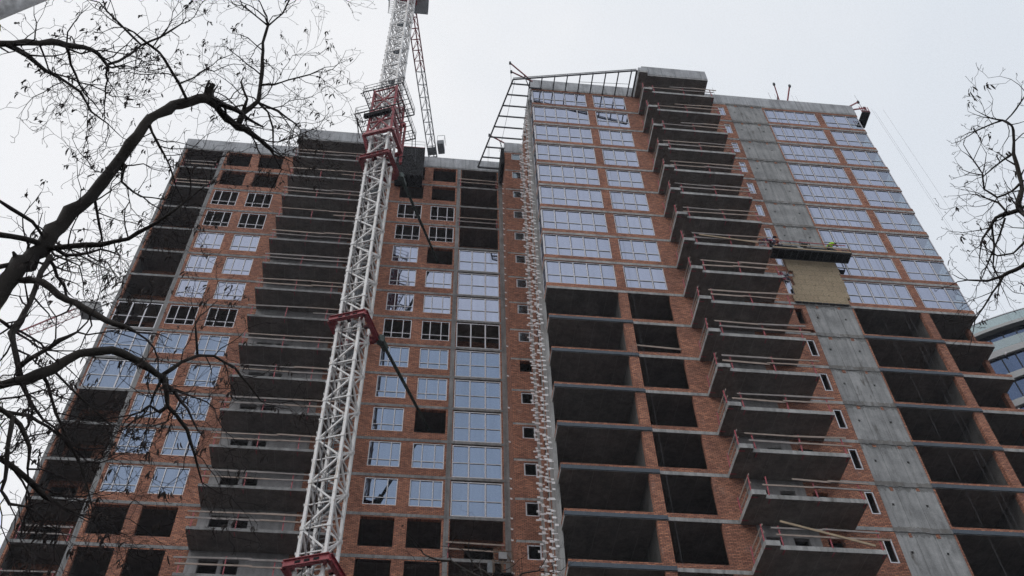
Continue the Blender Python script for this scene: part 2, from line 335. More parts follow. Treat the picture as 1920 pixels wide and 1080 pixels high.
    hs = [(3.08, 4.0, z-1.5, z-.36)]
    br['s'].wall(2.42, 4.05, zb, zt, YS, YS+.3, hs); br['lint/%d' % n].box(2.44, 4.05, YS+.012, YS+.3, zt, zt+.20)
    br['sside'].box(2.40, 2.56, YS+.3, -.03, zb, zt+.2)
    br['inA/s'].box(2.57, 4.04, -.8, -.6, zb, zt+.2)
names = {'spill': ('concrete_drips', CONCD), 'al': ('brick_wall', BRICK), 'ar': ('brick_wall', BRICK), 'jamb': ('brick_jamb', BRICK), 'log': ('loggia_wall', BRICK), 'grey': ('block_wall', BLOCK), 'bl': ('brick_wall', BRICK),
         'br': ('brick_wall', BRICK), 'bgrey': ('block_wall', BLOCK), 'core': ('concrete_wall', CORE), 's': ('brick_wall', BRICK), 'sside': ('brick_wall', BRICK), 'plug': ('brick_patches', BRICK),
         'lint': ('lintel', CONC), 'side': ('side_wall', BRICK), 'sideb': ('side_wall', BRICK), 'cand': ('side_wall', CONC), 'colA': ('column', CONCD), 'inA': ('interior_wall', INNER), 'inB': ('interior_wall', INNER)}
for k in [q for q in br if br[q].v]:
    nm, m = names[k.split('/')[0]]
    if br[k].v:
        o = br[k].build(nm, m, AB)
        if k in ('spill', 'plug'): o['kind'] = 'stuff'
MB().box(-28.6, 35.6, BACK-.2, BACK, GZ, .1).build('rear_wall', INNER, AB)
# parapets and the boxes above the balcony stacks
MB().box(-28.66, -17.66, -.03, .3, .142, 1.78).box(-28.66, -28.4, .3, BACK, .142, 1.78).build('roof_parapet', PARA, AB)
MB().box(-8.78, 2.40, -.03, .3, .142, 1.85).build('roof_parapet', PARA, AB)
MB().box(-17.64, -8.79, -2.14, -1.9, .102, 1.78).box(-17.64, -17.4, -1.9, .1, .102, 1.78).box(-9.0, -8.79, -1.9, .1, .102, 1.78).build('roof_parapet', PARA, AB)
MB().box(4.20, 14.2, YB-.03, YB+.2, -.25, 1.28).box(20.6, 35.72, YB-.03, YB+.2, -.25, 1.38).box(4.20, 4.4, YB+.2, BACK, -.25, 1.28).box(35.5, 35.72, YB+.2, BACK, -.25, 1.38).build('roof_parapet', PARA, AB)
MB().box(14.45, 20.56, -12.04, -11.8, -.248, 1.28).box(20.3, 20.56, -11.8, YB, -.248, 1.28).box(13.98, 14.2, -12.34, YB-.04, -.208, .35).box(14.2, 14.82, -12.34, -12.05, -.208, .35).box(14.45, 14.6, -11.8, YB, -.2, 1.28).build('roof_parapet', PARA, AB)
MB().box(2.41, 4.18, YS-.02, YS+.3, -.05, 1.62).box(2.41, 2.6, YS+.3, 0, -.05, 1.62).build('roof_parapet', PARA, AB)
# blue-grey steel beams across the wide open bays
for n in range(10, NS):
    z = -H*n
    for a, b in ((4.20, 9.97), (26.29, 32.1)): MB().box(a, b, YB-.05, YB+.05, z-.47, z-.17).box(a, b, YB-.09, YB-.05, z-.47, z-.44).build('steel_beam', BEAM, AB)

SEAL = plain('rubber_seal', (.03, .035, .045), .8)
def window(name, x0, x1, z0, z1, y, lights, transom, glass=GLASS, fw=.075, mw=.07, gname='glass_pane', depth=.07, swap=None, gasket=.025):
    """frame with mullions and a transom; one glazing sheet (a pane per light, each set a hair off true) as its child"""
    f = MB(); f.box(x0, x1, y, y+depth, z0, z0+fw).box(x0, x1, y, y+depth, z1-fw, z1).box(x0, x0+fw, y, y+depth, z0+fw, z1-fw).box(x1-fw, x1, y, y+depth, z0+fw, z1-fw)
    tot = sum(lights); xs = [x0]; acc = 0
    for li in lights: acc += li; xs.append(x0+(x1-x0)*acc/tot)
    tz = z1-(z1-z0)*transom
    for xm in xs[1:-1]: f.box(xm-mw/2, xm+mw/2, y-.003, y+depth, z0+fw, z1-fw)
    if transom:
        for a, b in zip(xs, xs[1:]):
            f.box(a+(fw if a == x0 else mw/2), b-(fw if b == x1 else mw/2), y+.003, y+depth, tz-.03, tz+.03)
    o = f.build(name, FRAME, AB)
    gk = MB()                                    # dark rubber seals beside the mullions and under the head
    for xm in xs[:-1]: gk.box(xm+(fw if xm == x0 else mw/2), xm+(fw if xm == x0 else mw/2)+gasket, y+.02, y+depth-.01, z0+fw, z1-fw)
    gk.box(x0+fw+gasket, x1-fw, y+.02, y+depth-.01, z1-fw-gasket, z1-fw); gk.build('seal', SEAL, o)
    if glass:
        gm = MB(); gs = MB()
        for i, (a, b) in enumerate(zip(xs, xs[1:])):
            for c, d in (((z0, tz), (tz, z1)) if transom else ((z0, z1),)):
                q = [random.uniform(-.004, .004) for _ in range(3)]; yy = y+depth*.6
                tgt = gs if (swap and i in swap) else gm
                tgt.quad((a+.02, yy+q[0], c+.02), (b-.02, yy+q[1], c+.02), (b-.02, yy+q[1]+q[2], d-.02), (a+.02, yy+q[0]+q[2], d-.02))
        if gm.v: gm.build(gname, glass, o)
        if gs.v: gs.build(gname, TEAL, o)
    return o
L3 = (1, 1.3, 1)
for n in range(2, 13):
    z = -H*n; clear = n in (2, 3, 7)
    for i, (a, b) in enumerate(AC):
        if i == 3 and n in (4, 10): continue
        window('window', a, b, z-2.49, z-.22, .03, L3, .72, None if clear else (GLASS2 if (n > 7) else GLASS), .07, .065)
for n in range(4, 13):
    z = -H*n
    window('bay_window', -1.60, 1.90, z-3.14, z-.21, .02, (1, 1, 1), .55, None if n == 7 else (GLASS2 if n > 7 else GLASS), .08, .10)
for n in (7, 8, 9):
    z = -H*n
    window('bay_window', -28.27, -24.84, z-3.14, z-.21, .02, (1, 1, 1), .55, None if n == 7 else GLASS2, .08, .10)
for n in range(0, 18):
    z = -H*n
    if n != 9: window('small_window', 3.09, 3.99, z-1.49, z-.37, YS+.05, (1,), 0, SMALLG if n < 9 else None, .09, .07)
    if n != 9: window('narrow_window', 21.94, 22.49, z-2.60, z-.99, YB+.03, (1,), 0, GLASS if n < 9 else None, .075, .07)
for n in range(0, 9):
    z = -H*n; tp = z-.56-(.2 if n == 0 else 0); bt = z-3.14
    window('wide_window', 4.27, 9.29, bt, tp, YB+.04, (1,)*5, .63, GLASS, .065, .075, gasket=.05)
    window('wide_window', 9.96, 12.96, bt+.03, tp, YB+.04, (1,)*3, .63, GLASS, .065, .075, gasket=.05)
    window('wide_window', 26.43, 31.44, bt, tp, YB+.04, (1,)*5, .63, GLASS, .065, .075, gasket=.05)
    o = window('wide_window', 32.08, 35.66, bt, tp, YB+.04, (1,)*3, .63, GLASS, .065, .075, gasket=.05, swap=(2,))
    for x, gm in ((35.64, TEAL), (4.25, GLASS)):         # glazing returned round the corners
        y0, y1 = YB+.11, (-8.47 if x > 9 else -8.42)
        f = MB().box(x-.03, x+.03, y0, y1, bt, bt+.06).box(x-.03, x+.03, y0, y1, tp-.06, tp).box(x-.03, x+.03, y0, y0+.05, bt, tp).box(x-.03, x+.03, y1-.06, y1, bt, tp).box(x-.03, x+.03, y0+.05, y1-.06, tp-1.65, tp-1.6)
        w = f.build('side_window', FRAME, AB); MB().quad((x, y0, bt), (x, y1, bt), (x, y1, tp), (x, y0, tp)).build('glass_pane', gm, w)
    f = MB().box(4.11, 4.17, -5.93, -5.07, z-2.9, z-2.84).box(4.11, 4.17, -5.93, -5.07, z-.4, z-.34).build('strip_window', FRAME, AB)
    MB().quad((4.14, -5.95, z-2.9), (4.14, -5.05, z-2.9), (4.14, -5.05, z-.3), (4.14, -5.95, z-.3)).build('glass_pane', SMALLG, f)
for n in range(9, 18):
    z = -H*n
    f = MB().box(4.11, 4.17, -5.93, -5.07, z-2.9, z-2.84).box(4.11, 4.17, -5.93, -5.07, z-.4, z-.34).build('strip_window', FRAME, AB)
    MB().quad((4.14, -5.95, z-2.9), (4.14, -5.05, z-2.9), (4.14, -5.05, z-.3), (4.14, -5.95, z-.3)).build('glass_pane', SMALLG, f)

# mineral wool over the concrete strip, two storeys, under the working platform
b = MB(); I0, I1 = YB-.16, YB-.04
b.box(22.52, 26.52, I0, I1, -26.4, -24.6).box(22.85, 26.45, I0, I1, -27.2, -26.4).box(22.62, 26.50, I0, I1, -28.2, -27.2).box(22.35, 26.42, I0, I1, -29.3, -28.2).box(22.12, 26.18, I0, I1, -30.0, -29.3)
b.build('insulation_panel', INSUL, AB)
b = MB()
for i in range(8): b.box(22.2+i*.5, 22.2+i*.5+.4, YB-.17, YB-.05, -30.09, -30.01)
b.build('batten', DARK, AB)

# white brackets for the cladding, on the narrow side wall and the stair block
def bracket(mb, y, z, x=4.05, s=1.0):
    L_ = random.uniform(.12, .32)*s; w = random.uniform(.08, .14)
    mb.box(x-L_, x, y, y+.03, z, z+.055).box(x-L_-.05, x-L_+random.uniform(.10, .17), y-.012, y-.001, z-.04, z+w)
pts = []
for k, y in enumerate((-8.25, -7.15, -6.3, -4.75, -3.95, -2.9)):
    z = -1.2
    while z > -56:
        pts.append((y+random.uniform(-.22, .22), z)); z -= random.uniform(.40, .68)
pts.sort(key=lambda q: q[1])
for y, z in pts[:98]:
    mb = MB(); bracket(mb, y, z); mb.build('bracket', BRKT, AB)
mb = MB()
for y, z in pts[98:]: bracket(mb, y, z)
o = mb.build('bracket_rows', BRKT, AB); o['kind'] = 'stuff'
mb = MB()
for n in range(1, 16):
    for k in range(3 if n not in (7, 8, 9, 10, 11) else 1):
        z = -H*n-.9-k*.85; mb.box(2.24, 2.42, -1.3, -1.29, z, z+.12).box(2.24, 2.27, -1.36, -1.3, z, z+.12)
mb.build('bracket_column', BRKT, AB)

# ---------------------------------------------------------------- temporary guardrails on the slabs
def guardrail(pa, pb, label, group, zslab, clamps=True, heights=(1.08, .58), over=.3, posts=None, seed=0, cut=None):
    rnd = random.Random(seed); pa = Vector(pa); pb = Vector(pb); d = (pb-pa); Ln = d.length; d.normalize(); nrm = Vector((d.y, -d.x, 0))
    t = thing('guardrail', label, 'guardrail', ((pa.x+pb.x)/2, (pa.y+pb.y)/2, zslab), group)
    posts = posts or max(2, round(Ln/2.6)+1)
    for i in range(posts):
        p = pa+d*(Ln*(i+rnd.uniform(-.06, .06))/(posts-1) if 0 < i < posts-1 else (0.12 if i == 0 else Ln-.12)); p.z = zslab
        lean = Vector((rnd.uniform(-.05, .05), rnd.uniform(-.05, .05), 0)); top = p+lean+Vector((0, 0, 1.22))
        m_ = MB().beam(p+nrm*.05-Vector((0, 0, .05)), top+nrm*.05, .058)
        if clamps: m_.box(p.x-.03, p.x+.03, p.y-.03, p.y+.32, zslab-.33, zslab-.29) if abs(d.x) > .5 else m_.box(p.x-.03, p.x+.32, p.y-.03, p.y+.03, zslab-.33, zslab-.29)
        m_.build('post', REDP, t)
    for j, h in enumerate(heights):
        a, b = -over*rnd.random(), Ln+over*rnd.random()
        if cut and j in cut: a, b = Ln*cut[j][0], Ln*cut[j][1]
        k = 2 if (b-a) > 4.2 else 1
        for q in range(k):
            s0 = a+(b-a)*q/k-(.15 if q else 0); s1 = a+(b-a)*(q+1)/k
            p0 = pa+d*s0+nrm*(.10+.03*q); p1 = pa+d*s1+nrm*(.10+.03*q); p0.z = zslab+h+rnd.uniform(-.07, .07); p1.z = zslab+h+rnd.uniform(-.07, .07)
            MB().beam(p0, p1, .035, rnd.choice((.10, .12, .14))).build('board', rnd.choice((WOOD, WOOD, WOODG)), t)
    return t
for n in range(1, 17):
    zs = -H*n-.25
    guardrail((14.95, -11.95, 0), (20.5, -11.95, 0), 'guardrail along the front of the %s balcony from the top, right wing' % ORD[n], 'guardrails on the right wing balconies', zs, seed=n, over=.5,
              cut={0: (.3, 1.08)} if n in (1, 2, 3, 15) else ({1: (.0, .85)} if n in (9, 10) else None))
    guardrail((14.02, -12.2, 0), (14.02, -10.0, 0), 'short guardrail at the left end of the %s balcony from the top, right wing' % ORD[n], 'guardrails on the right wing balcony ends', zs, seed=100+n, over=.1, posts=2)
for n in range(1, 16):
    zs = -H*n+.10
    guardrail((-17.5, -2.05, 0), (-8.9, -2.05, 0), 'long guardrail of the %s balcony from the top, left wing behind the crane' % ORD[n], 'guardrails on the left wing balconies', zs, seed=200+n, over=.4, cut={1: (.55, 1.0)} if n in (2, 4, 8) else None)
for n in (1, 2, 14, 15):
    guardrail((-28.2, .12, 0), (-24.9, .12, 0), 'guardrail across the far left loggia, %s floor from the top' % ORD[n], 'guardrails in the left edge loggias', -H*n+.14, clamps=False, posts=2, seed=300+n, over=-.3)
for n in (1, 3, 14):
    guardrail((-1.8, -.06, 0), (1.9, -.06, 0), 'guardrail across the open bay left of the small windows, %s floor from the top' % ORD[n], 'guardrails in the open bays beside the stair block', -H*n+.14, clamps=False, posts=2, seed=320+n, over=.1)
t = thing('cross_board', 'single timber board across the second open bay beside the balconies', 'board', (11.4, YB, -H*11+.6)); MB().beam((9.97, YB+.1, -H*11+.75), (12.95, YB+.1, -H*11+.6), .04, .14).build('board', WOOD, t)
t = thing('loose_plank', 'loose timber plank leaning across the lowest balcony rails of the right wing', 'plank', (17, -12.1, -H*16-.25)); MB().beam((15.2, -12.12, -H*16+1.2), (20.0, -12.12, -H*16-.1), .035, .13).build('board', YWOOD, t)
t = thing('loose_plank', 'loose timber plank slanting behind the rails of the eighth balcony, right wing', 'plank', (17, -12.1, -H*8-.25)); MB().beam((15.3, -12.14, -H*8+.55), (19.6, -12.14, -H*8+.05), .035, .13).build('board', YWOOD, t)

# ---------------------------------------------------------------- steel canopy frame wrapped round the near corner of the right wing
t = thing('canopy_frame', 'bare dark steel canopy frame jutting from the roof corner of the right wing', 'steel frame', (4.05, -9.7, -.5))
A_, B_, D_ = Vector((2.44, -10.47, -.5)), Vector((13.75, -12.42, -.5)), Vector((-.05, -.70, -.5))
u = Vector((0, 0, .30))
MB().beam(A_, B_, .10, .14).beam(A_+u, B_+u, .05, .05).build('outer_beam', CANOPY, t); MB().beam(A_, D_, .12, .16).beam(A_+u*.5, D_+u*.5, .05, .05).build('outer_beam', CANOPY, t)
MB().beam((13.76, -9.75, -.5), B_, .14, .16).build('end_beam', CANOPY, t); MB().beam(D_, (2.35, -.70, -.5), .14, .18).build('end_beam', CANOPY, t)
for y in (-10.03, -8.88, -7.70, -6.56, -5.37, -4.21, -3.05, -1.90):
    f = (y-A_.y)/(D_.y-A_.y); x = A_.x+(D_.x-A_.x)*f; x1 = 4.03 if y < -3.5 else 2.38
    MB().beam((x, y, -.5), (x1, y, -.5), .09, .16).build('rafter', CANOPY, t)
for x in (5.1, 6.26, 7.42, 8.6, 9.76, 10.93, 12.1, 13.27):
    f = (x-A_.x)/(B_.x-A_.x); y = A_.y+(B_.y-A_.y)*f
    m_ = MB().beam((x, y, -.5), (x, YB-.04, -.5), .09, .16); m_.beam((x, y, -.5), (x, y, -.2), .04); m_.build('rafter', CANOPY, t)
MB().beam((4.0, -10.6, -.5), (4.0, YB-.03, -.5), .10, .14).beam((4.0, YB-.08, -.5), (5.2, YB-.08, -.5), .08, .12).build('corner_brace', CANOPY, t)
MB().beam((3.98, YB, -.5), (3.98, -4.2, -.5), .06, .10).build('wall_rail', CANOPY, t)
MB().beam((2.62, -10.3, -.42), (1.9, -2.6, -.42), .03).beam((.75, -3.3, -.42), (.95, -.7, -.42), .03).beam((8.6, -10.75, -.42), (13.3, -10.95, -.42), .03).build('tie_rod', CANOPY, t)
t = thing('black_screen', 'black mesh screen box hung on the brick beside the canopy foot', 'mesh screen', (2.2, -2.2, -3)); MB().box(2.05, 2.38, -2.5, -.1, -2.3, .25).build('mesh', NET, t); MB().beam((2.05, -2.5, .27), (2.38, -2.5, .27), .05).build('rail', DARK, t)

def davit(loc, tip, label, rope=0):
    t = thing('roof_davit', label, 'davit', loc, 'rope davits on the roof edge'); a = Vector(loc); b = Vector(tip)
    MB().beam(a, b, .10, .12).build('arm', RED, t); MB().beam(b+Vector((0, 0, -.2)), b+Vector((0, 0, .15)), .18).build('head', DARK, t)
    MB().beam(a+Vector((0, .9, -.3)), a+(b-a)*.35, .07).build('brace', DARK, t)
    if rope: MB().tube([b, b-Vector((0, 0, rope))], .012, 4).build('rope', ROPE, t)
    return t
davit((4.3, -9.6, 1.3), (2.2, -10.6, 2.6), 'red davit arm reaching over the canopy corner, the upper of the pair', 4)
davit((4.4, -9.7, .9), (2.3, -10.4, 1.2), 'red davit arm reaching over the canopy corner, the lower of the pair', 3)
davit((2.5, -2.4, 1.6), (.9, -2.9, 2.1), 'small red davit arm on the stair block roof beside the canopy', 4)
davit((28.55, -9.6, 1.4), (28.15, -10.5, 3.1), 'red davit post on the right wing roof, left of the pair', 0)
davit((29.35, -9.6, 1.4), (29.7, -10.5, 3.0), 'red davit post on the right wing roof, right of the pair', 0)
davit((35.5, -9.6, 1.4), (37.0, -9.4, 3.0), 'red davit arm over the right roof corner, the upper one', 1.2)
davit((35.6, -9.3, 1.3), (37.5, -9.2, 2.2), 'red davit arm over the right roof corner, the lower one', 1.0)

# ---------------------------------------------------------------- working platforms
def platform(x0, x1, y0, y1, z, label, ropes, zr, boards=True):
    t = thing('working_platform', label, 'hanging platform', ((x0+x1)/2, (y0+y1)/2, z), 'hanging work platforms')
    MB().box(x0, x1, y0, y1, z, z+.06).build('deck', NET, t)
    m_ = MB()
    k = int((x1-x0)/.5)
    for i in range(k+1): m_.beam((x0+(x1-x0)*i/k, y0, z-.03), (x0+(x1-x0)*i/k, y1, z-.03), .04)
    m_.beam((x0, y0, z-.05), (x1, y0, z-.05), .06).beam((x0, y1, z-.05), (x1, y1, z-.05), .06).build('deck_frame', DARK, t)
    m_ = MB()
    for x in [x0+(x1-x0)*i/4 for i in range(5)]:
        m_.beam((x, y0, z), (x, y0, z+1.05), .05).beam((x, y1, z), (x, y1, z+1.15), .05)
    m_.beam((x0, y1, z+1.15), (x1, y1, z+1.15), .05); m_.build('rail_frame', RED if not boards else DARK, t)
    if boards:
        MB().box(x0, x1, y0-.03, y0, z+.06, z+.2).build('toe_board', YWOOD, t)
        MB().beam((x0+.8, y0-.02, z+.62), (x1, y0-.02, z+.55), .03, .10).build('board', YWOOD, t)
        MB().beam((x0+.8, y0-.02, z+1.0), (x1-.2, y0-.02, z+.95), .03, .08).build('board', RED, t)
        MB().box(x0+.3, x0+2.5, y1-.05, y1+.02, z+1.35, z+1.62).build('dark_panel', NET, t); MB().box(x0+3.0, x0+5.2, y1-.05, y1+.02, z+1.35, z+1.6).build('dark_panel', NET, t)
        MB().box(x0+2.45, x0+2.95, y0+.05, y0+.4, z+.95, z+1.5).build('hoist_motor', GREYP, t)
    for rx, ry in ropes: MB().tube([(rx, ry, z), (rx, ry, zr)], .012, 4).build('rope', ROPE, t)
    return t
platform(21.38, 27.45, -10.85, -9.98, -25.08, 'long dark hanging platform with timber rails above the yellow insulation', [(21.7, -10.4), (27.2, -10.4)], 1.4)
t = platform(35.85, 36.65, -10.4, -8.75, -1.0, 'short hanging platform seen end on beyond the right roof corner', [(36.2, -8.9), (36.2, -10.3)], 2.6, False)
MB().box(35.85, 36.65, -10.41, -10.38, -.93, -.65).build('side_panel', NET, t)
t = thing('hoist_cage', 'rusty hoist cage with grey boxes tangled in netting at the lower bay', 'hoist', (1.6, -1.0, -47.9))
MB().box(1.1, 2.35, -1.3, -.4, -47.95, -47.85).box(1.15, 2.3, -.45, -.42, -51, -47.95).build('deck', NET, t)
m_ = MB()
for x in (1.15, 1.7, 2.3): m_.beam((x, -1.3, -47.9), (x, -1.3, -46.3), .05).beam((x, -.4, -47.9), (x, -.4, -46.3), .05)
m_.beam((1.15, -1.3, -46.3), (2.3, -1.3, -46.3), .05).beam((1.15, -1.3, -47.1), (2.3, -1.3, -47.1), .04).beam((1.15, -1.3, -46.3), (1.2, -.4, -45.6), .05).beam((1.2, -.4, -45.6), (1.7, -.4, -45.3), .05).beam((2.3, -.4, -46.3), (1.7, -.4, -45.3), .05)
m_.build('cage_frame', plain('rusty_steel', (.20, .14, .10), .8, .2, .4, 4), t)
MB().box(1.45, 1.95, -1.35, -1.1, -46.9, -46.4).build('control_box', plain('control_grey', (.35, .36, .38), .6), t); MB().box(.75, 1.05, -1.3, -1.0, -47.9, -47.1).build('motor_box', GREYP, t)
m_ = MB(); rn = random.Random(5)
for i in range(26):
    p = Vector((rn.uniform(.9, 2.4), rn.uniform(-1.4, -.4), rn.uniform(-51, -47.9))); m_.tube([p, p+Vector((rn.uniform(-.5, .5), 0, rn.uniform(-1, -.3)))], .012, 3)
m_.build('netting', ROPE, t)['kind'] = 'stuff'

# the black mesh box on the left wing roof edge beside the crane
t = thing('mesh_cabin', 'tall black mesh cabin with red top rim on the left wing roof edge', 'mesh cabin', (-6.8, -.8, -3.4))
MB().box(-8.02, -5.38, -1.45, -.06, -4.0, 1.05).build('mesh', NET, t); MB().box(-8.05, -5.35, -1.48, -1.40, 1.051, 1.13).box(-5.42, -5.35, -1.40, -.06, 1.051, 1.13).build('rim', RED, t)
m_ = MB()
for x in (-8.0, -6.7, -5.4):
    m_.beam((x, -1.4, 1.13), (x, -1.4, 2.3), .035)
m_.beam((-8, -1.4, 2.3), (-5.4, -1.4, 2.3), .035).beam((-8, -1.4, 1.75), (-5.4, -1.4, 1.75), .03).beam((-5.4, -1.4, 2.3), (-5.4, 0, 2.3), .035); m_.build('handrail', WHITE, t)

# vertical ropes hanging in front of the right wing
for i, (x, y, lab) in enumerate(((27.85, -10.3, 'thin vertical rope before the right open bays, leftmost of three'), (29.55, -10.3, 'thin vertical rope before the right open bays, middle of three'), (29.95, -10.3, 'thin vertical rope before the right open bays, rightmost of three'),
                                 (10.15, -10.2, 'thin vertical rope before the openings left of the balconies'))):
    o = MB().tube([(x, y, 1.4 if i < 3 else -2), (x, y, GZ)], .008, 4).build('rope', ROPE); o.name = 'hanging_rope'; tag(o, lab, 'rope', 'ropes hanging down the facade')
for i, (x, y) in enumerate(((37.1, -10.3), (37.5, -10.1), (38.3, -10.3))):
    o = MB().tube([(x, y, 0), (x+1.0, y, GZ)], .006, 4).build('rope', ROPE); o.name = 'hanging_rope'; tag(o, 'thin rope against the sky right of the building, %s from the wall' % ('nearest', 'second', 'farthest')[i], 'rope', 'ropes hanging beyond the right edge')

# ---------------------------------------------------------------- tower crane
TC = thing('tower_crane', 'tall white lattice tower crane mast with red collars standing before the left wing', 'tower crane', (-8.7, -9.1, GZ))
AN = R(-20); CX, CY = -8.7, -9.1
def cl(u, v, z, s=1.0): return Vector((CX+s*(u*math.cos(AN)-v*math.sin(AN)), CY+s*(u*math.sin(AN)+v*math.cos(AN)), z))
SEC = 3.13; h = .75
def mast_section(z0):
    m_ = MB(); cn = [(-h, -h), (h, -h), (h, h), (-h, h)]; z1 = z0+SEC; zm = z0+SEC*.5
    for (a, b) in cn:
        m_.beam(cl(a, b, z0), cl(a, b, z1), .17, .17, (math.cos(AN), math.sin(AN), 0))
        m_.beam(cl(a, b, z0-.12), cl(a, b, z0+.12), .23, .23, (math.cos(AN), math.sin(AN), 0))
    for i in range(4):
        a, b = cn[i], cn[(i+1) % 4]
        if i % 2: a, b = b, a
        A0, A1, Bm = cl(*a, z0), cl(*a, z1), cl(*b, zm)
        m_.beam(A0, cl(*b, z0+.02), .085).beam(A0+Vector((0, 0, .05)), Bm, .10).beam(A1-Vector((0, 0, .05)), Bm, .10)
        m_.beam(cl(*a, zm), Bm, .06)
        for P, o_ in ((A0, Bm), (Bm, A0)):
            d = (Vector((o_.x, o_.y, P.z))-P).normalized(); q = P+d*.17; m_.beam(q-Vector((0, 0, .2)), q+Vector((0, 0, .2)), .2, .02, d)
    for dz in (.55, 1.6, 2.65):                                     # climbing pegs on the outer leg
        m_.beam(cl(-h-.16, -h, z0+dz-.07), cl(-h-.16, -h, z0+dz+.07), .12, .05)
    return m_
nsec = int((21+85.6)/SEC)
top0 = -20.28+SEC*13
sec = mast_section(top0-SEC); first = sec.build('mast_section', WHITE, TC)
k = 2
while top0-SEC*k > GZ-.5:
    c = first.copy(); C.objects.link(c); c.parent = TC; c.location = (0, 0, -SEC*(k-1)); k += 1
m_ = MB()
for u in (-.22, .22): m_.beam(cl(u, .15, GZ), cl(u, .15, top0), .05)
z = -60.0
while z < 18: m_.beam(cl(-.22, .15, z), cl(.22, .15, z), .03); z += .32
m_.build('ladder', GREYP, TC)
m_ = MB()
z = -60+1.2
while z < 18:
    c0 = [cl(.42*math.cos(a), .15+.05-.42*abs(math.sin(a)), z) for a in [math.pi*j/6 for j in range(7)]]
    m_.tube(c0, .018, 4); z += 1.05
m_.build('ladder_cage', GREYP, TC)
for z in [top0-SEC*j-1.0 for j in range(2, 26, 2)]: MB().hexa([cl(-.6, .2, z), cl(.6, .2, z), cl(.6, .65, z), cl(-.6, .65, z), cl(-.6, .2, z+.05), cl(.6, .2, z+.05), cl(.6, .65, z+.05), cl(-.6, .65, z+.05)]).build('rest_platform', GREYP, TC)
MB().tube([cl(-.35, -.82, GZ), cl(-.3, -.84, -45), cl(-.42, -.84, -30), cl(-.35, -.82, -15)], .028, 5).build('power_cable', ROPE, TC)
def collar(z):
    m_ = MB(); w = 1.22; cn = [(-w, -w), (w, -w), (w, w), (-w, w)]
    for i in range(4):
        a, b = cn[i], cn[(i+1) % 4]; A0, B0 = cl(*a, z), cl(*b, z)
        m_.beam(A0, B0, .10, .36); m_.beam(A0+Vector((0, 0, .19)), B0+Vector((0, 0, .19)), .28, .04); m_.beam(A0-Vector((0, 0, .19)), B0-Vector((0, 0, .19)), .28, .04)
    for a, b in cn: m_.beam(cl(a*.55, b*.55, z-.1), cl(a, b, z), .14)
    for a, b in cn: m_.beam(cl(a, 0, z), cl(a*.6, 0, z), .2); m_.beam(cl(0, b, z), cl(0, b*.6, z), .2)
    o = m_.build('tie_collar', RED, TC)
    s_ = MB()
    for u in (-.6, -.1, .4): s_.hexa([cl(u, -1.29, z-.07), cl(u+.3, -1.29, z-.07), cl(u+.3, -1.27, z-.07), cl(u, -1.27, z-.07), cl(u, -1.29, z+.07), cl(u+.3, -1.29, z+.07), cl(u+.3, -1.27, z+.07), cl(u, -1.27, z+.07)])
    s_.build('slot', NET, o)
for z in (-54.0, -35.2, -15.2): collar(z)
def strut(z, e):
    s_ = cl(1.42, 1.35, z); m_ = MB(); e = Vector(e); d = e-s_
    m_.tube([s_+d*.06, s_+d*.12, s_+d*.5, e], [.09, .12, .12, .09], 10); m_.tube([s_-Vector((0, 0, .3)), s_+Vector((0, 0, .3))], .26, 8)
    m_.beam(s_, s_+d*.09, .34, .42); m_.build('tie_strut', GREEN, TC)
strut(-35.2, (-3.26, .6, -34.75)); strut(-15.2, (-3.37, .6, -14.75))
# climbing cage: red frame, walkways with rails
m_ = MB(); w = 1.05
for a, b in ((-w, -w), (w, -w), (w, w), (-w, w)): m_.beam(cl(a, b, -11.4), cl(a, b, -3.6), .20)
cn = [(-w, -w), (w, -w), (w, w), (-w, w)]
for i in range(4):
    a, b = cn[i], cn[(i+1) % 4]
    for z0, z1 in ((-11.2, -7.6), (-7.6, -3.8)): m_.beam(cl(*a, z0), cl(*b, z1), .11).beam(cl(*b, z0), cl(*a, z1), .11)
    for z in (-3.7, -5.6, -7.5, -9.4): m_.beam(cl(*a, z), cl(*b, z), .13, .12)
m_.build('climbing_frame', RED, TC)
m_ = MB(); w = 1.25; cn = [(-w, -w), (w, -w), (w, w), (-w, w)]
for i in range(4): m_.beam(cl(*cn[i], -11.6), cl(*cn[(i+1) % 4], -11.6), .26, .34)
m_.beam(cl(w, w, -11.6), cl(w, w+.1, -6.9), .22).beam(cl(w, w, -11.6), cl(w*.7, 0, -8), .2).beam(cl(-w, -w, -11.6), cl(-w+.2, 0, -13.2), .2).beam(cl(w, w, -11.8), cl(w, w, -13.2), .24)
m_.beam(cl(w, w, -6.9), cl(w-.3, w-.2, -6.7), .34).build('jacking_frame', RED, TC)
